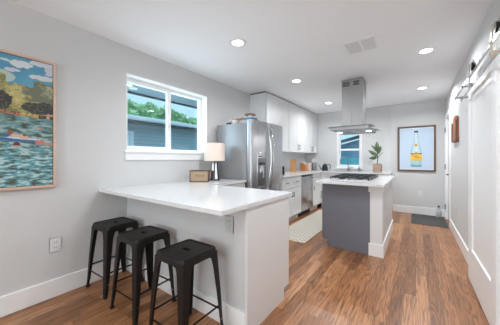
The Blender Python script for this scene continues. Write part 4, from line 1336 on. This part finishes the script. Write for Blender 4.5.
# ================================================================== range hood
hx, hy = -.81, 3.985
hd = thing('range_hood', (hx, hy, 1.66), 'stainless island range hood with a glass canopy hanging over the cooktop', 'range hood')
b = MB()
b.box(hx - .154, hx - .005, hy - .145, hy + .145, 1.72, HC, .002)
b.box(hx + .002, hx + .154, hy - .145, hy + .145, 1.72, HC, .002)
b.box(hx - .15, hx + .15, hy - .141, hy + .141, 1.72, HC)
b.build('chimney', M['steelh'], hd, smooth=False)
for (a0, a1) in ((hx - .135, hx - .035), (hx + .02, hx + .105)):
    b = MB()
    for i in range(7):
        x = a0 + (a1 - a0) * (i + .5) / 7
        for j in range(2):
            z = 2.36 + j * .038
            b.box(x - .0045, x + .0045, hy - .1465, hy - .1445, z, z + .032, .001)
    b.build('vent_slots', M['black'], hd)
b = MB()
b.box(hx - .262, hx + .27, hy - .40, hy + .40, 1.652, 1.698, .004)
b.prism([(-.26, 1.70), (.26, 1.70), (.152, 1.735), (-.152, 1.735)], lambda a, c, t: (hx + a, hy + t, c), -.143, .143)
b.build('canopy_body', M['steelh'], hd, smooth=False)
b = MB()
n = 16
rows = []
for k in range(n + 1):
    t = k / n * 2 - 1
    x = hx + .018 + .307 * t
    z = 1.6985 - .010 * max(0, abs(t) - .86) / .14
    rows.append((x, z))
top = [(x, z + .003) for x, z in rows]
b.prism(rows + top[::-1], lambda a, c, t: (a, t, c), hy - .45, hy - .146)
b.prism(rows + top[::-1], lambda a, c, t: (a, t, c), hy + .146, hy + .45)
b.build('glass_canopy', M['hood_glass'], hd)
for sx_ in (-1, 1):
    px, py = hx + sx_ * .215, hy - .02
    MB().cyl((px, py, 1.652), (px, py, 1.647), .036, .036, 24).build('hood_lamp', M['bulb'], hd)
    area('hood_beam', (px, py, 1.64), (0, 0, 0), .07, .07, 1.6, (1, .98, .95), 'DISK')
b = MB()
for k in range(2):
    b.box(hx - .12, hx + .12, hy - .33 + k * .34, hy - .01 + k * .34, 1.648, 1.653, .001)
b.build('grease_filter', M['nickel'], hd)

# ================================================================== bottle picture on the far wall
QX0, QX1, QZ0, QZ1 = -.34, .346, .940, 1.945
bp_ = thing('framed_picture', (0, YF, QZ0), 'walnut-framed picture of a mineral water bottle on pale blue, far wall', 'picture')
b = MB()
q = .038
b.box(QX0, QX1, YF - .032, YF, QZ0, QZ0 + q, .003).box(QX0, QX1, YF - .032, YF, QZ1 - q, QZ1, .003)
b.box(QX0, QX0 + q, YF - .032, YF, QZ0 + q, QZ1 - q, .003).box(QX1 - q, QX1, YF - .032, YF, QZ0 + q, QZ1 - q, .003)
b.build('frame', M['walnut'], bp_, smooth=False)
W_, H_ = QX1 - QX0 - 2 * q, QZ1 - QZ0 - 2 * q
def bottle(a, c):
    x = (a - .5) * W_ ; z = c * H_
    bg_ = (192, 211, 230)
    col = bg_
    zb, zt = .065, H_ - .068
    if a < .025 or a > .975 or c < .018 or c > .982: return (226, 230, 234)
    zz = (z - zb) / (zt - zb)
    if 0 <= zz <= 1:
        if zz < .03: hw = .088 + .01 * zz / .03
        elif zz < .40: hw = .100
        elif zz < .74:
            t = (zz - .40) / .34
            hw = .100 - .056 * (t * t * (3 - 2 * t))
        elif zz < .94: hw = .044 - .010 * (zz - .74) / .20
        else: hw = .038
        if abs(x) < hw:
            k = abs(x) / hw
            n = nz(x, z, 22, 5)
            col = mixc((206, 224, 232), (150, 184, 200), k * k + .25 * n)
            if zz > .95: col = (48, 62, 76)
            if zz < .05: col = (118, 160, 172)
            if zz < .17 and zz >= .05: col = mixc((150, 194, 204), (176, 208, 214), .5 + n)
            if .17 <= zz < .375:
                col = (240, 196, 50)
                if zz < .20: col = (216, 188, 84)
                if .345 < zz: col = (52, 52, 60) if abs(x) > .03 else (226, 190, 70)
                if .235 < zz < .245 or .325 < zz < .333: col = (250, 226, 130)
            if ell(x, z, -.002, zb + .60 * (zt - zb), .030, .032): col = (222, 180, 84)
            if ell(x, z, -.002, zb + .60 * (zt - zb), .018, .020): col = (176, 112, 52)
            if ell(x, z, 0, zb + .372 * (zt - zb), .034, .032): col = (214, 176, 66)
            if ell(x, z, 0, zb + .372 * (zt - zb), .020, .018): col = (120, 100, 60)
    return col
paint_grid('print', M['printed'], bp_, (QX0 + q, YF - .018, QZ0 + q), (W_, 0, 0), (0, 0, H_), 110, 170, bottle, None)
text_mesh('bottle_lettering', 'Topo', .060, Matrix.Translation((-.028 + .003, YF - .0195, QZ0 + q + .065 + .305 * (H_ - .133))) @ Matrix.Rotation(math.pi / 2, 4, 'X'), M['label_red'], bp_, .0004, .3)
text_mesh('bottle_lettering', 'Chico', .052, Matrix.Translation((.030 + .003, YF - .0195, QZ0 + q + .065 + .255 * (H_ - .133))) @ Matrix.Rotation(math.pi / 2, 4, 'X'), M['label_red'], bp_, .0004, .3)

# ================================================================== barn door and hardware
bd = thing('sliding_door', (.455, 2.7, 0), 'white sliding door panel hanging from a steel rail on the right wall', 'door')
bx0, bx1 = .432, .468
by0, by1, bz0, bz1 = 2.205, 3.20, .018, 1.975
b = MB()
b.box(bx0 + .012, bx1, by0, by1, bz0, bz1)
b.box(bx0, bx0 + .0125, by0, by0 + .125, bz0, bz1).box(bx0, bx0 + .0125, by1 - .16, by1, bz0, bz1)
b.box(bx0, bx0 + .0125, by0 + .125, by1 - .16, bz0, .335).box(bx0, bx0 + .0125, by0 + .125, by1 - .16, bz1 - .13, bz1)
b.build('door_panel', M['trim'], bd, smooth=False)
b = MB()  # bead moulding round the recess
for (p, q_) in (((by0 + .125, .335), (by1 - .16, .335)), ((by0 + .125, bz1 - .13), (by1 - .16, bz1 - .13)), ((by0 + .125, .335), (by0 + .125, bz1 - .13)), ((by1 - .16, .335), (by1 - .16, bz1 - .13))):
    b.bar((bx0 + .008, p[0], p[1]), (bx0 + .008, q_[0], q_[1]), .016, .016, .004)
b.build('moulding', M['trim'], bd)
def roller(y, zc, sm):
    r_ = MB().cyl((.388, y, zc), (.412, y, zc), .034, .034, 32).build('roller', M['rawsteel'], bd)
    MB().cyl((.384, y, zc), (.416, y, zc), .010, .010, 16).build('axle', M['chrome'], r_)
    pts = [(.40, y + .039 * math.cos(a), zc + .039 * math.sin(a)) for a in [math.pi * k / 12 for k in range(13)]]
    b = MB()
    for p, q_ in zip(pts, pts[1:]): b.bar(p, q_, .034, .005, up=(1, 0, 0))
    b.build('cap', M['chrome'], r_)
    b = MB().box(.372, .378, y - .016, y + .016, 1.835, zc + .02, .002)
    b.box(.378, .3965, y - .014, y + .014, 1.845, 1.875)
    st_ = b.build('strap', sm, bd)
    for z in (1.93, 1.865):
        MB().cyl((.362, y, z), (.372, y, z), .010, .010, 12).build('bolt', M['chrome'], st_)
roller(2.74, 2.019, M['nickel'])
roller(2.005, 2.019, M['tan_metal'])
rl = thing('barn_rail', (.45, 3.1, 1.85), 'double steel bar rail for the sliding door high on the right wall', 'rail')
MB().bar((.40, 1.8, 1.97), (.40, 3.88, 1.97), .007, .026, .001, up=(0, 0, 1)).build('upper_bar', M['steel'], rl)
MB().bar((.40, 1.8, 1.86), (.40, 3.40, 1.86), .007, .020, .001, up=(0, 0, 1)).build('lower_bar', M['steel'], rl)
for y, zz in ((3.80, 1.97), (3.25, 1.97), (3.25, 1.86), (1.85, 1.97)):
    b = MB().cyl((.404, y, zz), (XR, y, zz), .009, .009, 14).cyl((.388, y, zz), (.396, y, zz), .014, .014, 14)
    b.build('standoff', M['nickel'], rl)

# ================================================================== wooden board on the right wall
wbd = thing('wall_plaque', (XR, 4.68, 1.47), 'reddish wooden arched board hanging on the right wall', 'wall board')
b = MB()
pts = [(-.25, 1.475), (.25, 1.475), (.25, 1.80)]
for k in range(1, 10):
    a = math.pi * k / 10
    pts.append((.25 * math.cos(a), 1.80 + .075 * math.sin(a)))
pts.append((-.25, 1.80))
b.prism(pts, lambda a, c, t: (t, 4.68 + a, c), XR - .022, XR)
b.build('board', M['redwood'], wbd, smooth=False)
b = MB()
for y in (-.24, .24): b.bar((XR - .026, 4.68 + y, 1.49), (XR - .026, 4.68 + y, 1.79), .01, .02)
b.bar((XR - .026, 4.43, 1.49), (XR - .026, 4.93, 1.49), .02, .01)
b.build('edge_strip', M['walnut'], wbd)

# ================================================================== mats, bottle
mt = MB().box(-.075, .47, 5.32, 6.24, .0005, .010, .003)
tag(mt.build('door_mat', M['mat']), 'dark grey woven doormat on the floor by the far door', 'doormat')
rg = thing('kitchen_rug', (-1.55, 4.2, 0), 'cream herringbone runner rug on the floor before the base cabinets', 'rug')
MB().box(-1.85, -1.305, 3.14, 5.42, .0005, .008, .002).build('pile', M['rug'], rg)
b = MB()
b.box(-1.855, -1.30, 3.125, 3.145, .0005, .009, .002).box(-1.855, -1.30, 5.415, 5.435, .0005, .009, .002)
b.box(-1.862, -1.848, 3.125, 5.435, .0005, .009, .002).box(-1.308, -1.294, 3.125, 5.435, .0005, .009, .002)
b.build('hem', M['rug_edge'], rg)
gb = thing('glass_jug', (.385, 6.17, .0105), 'clear glass bottle with a dark stopper standing on the doormat corner', 'bottle')
MB().lathe(.385, 6.17, [(0, .0105), (.045, .0105), (.048, .02), (.048, .13), (.03, .17), (.015, .19), (.015, .22), (.011, .22), (.011, .19), (.026, .165), (.044, .13), (.044, .02), (0, .016)], 28).build('body', M['bottle'], gb)
MB().cyl((.385, 6.17, .215), (.385, 6.17, .245), .017, .017, 16).build('stopper', M['black'], gb)
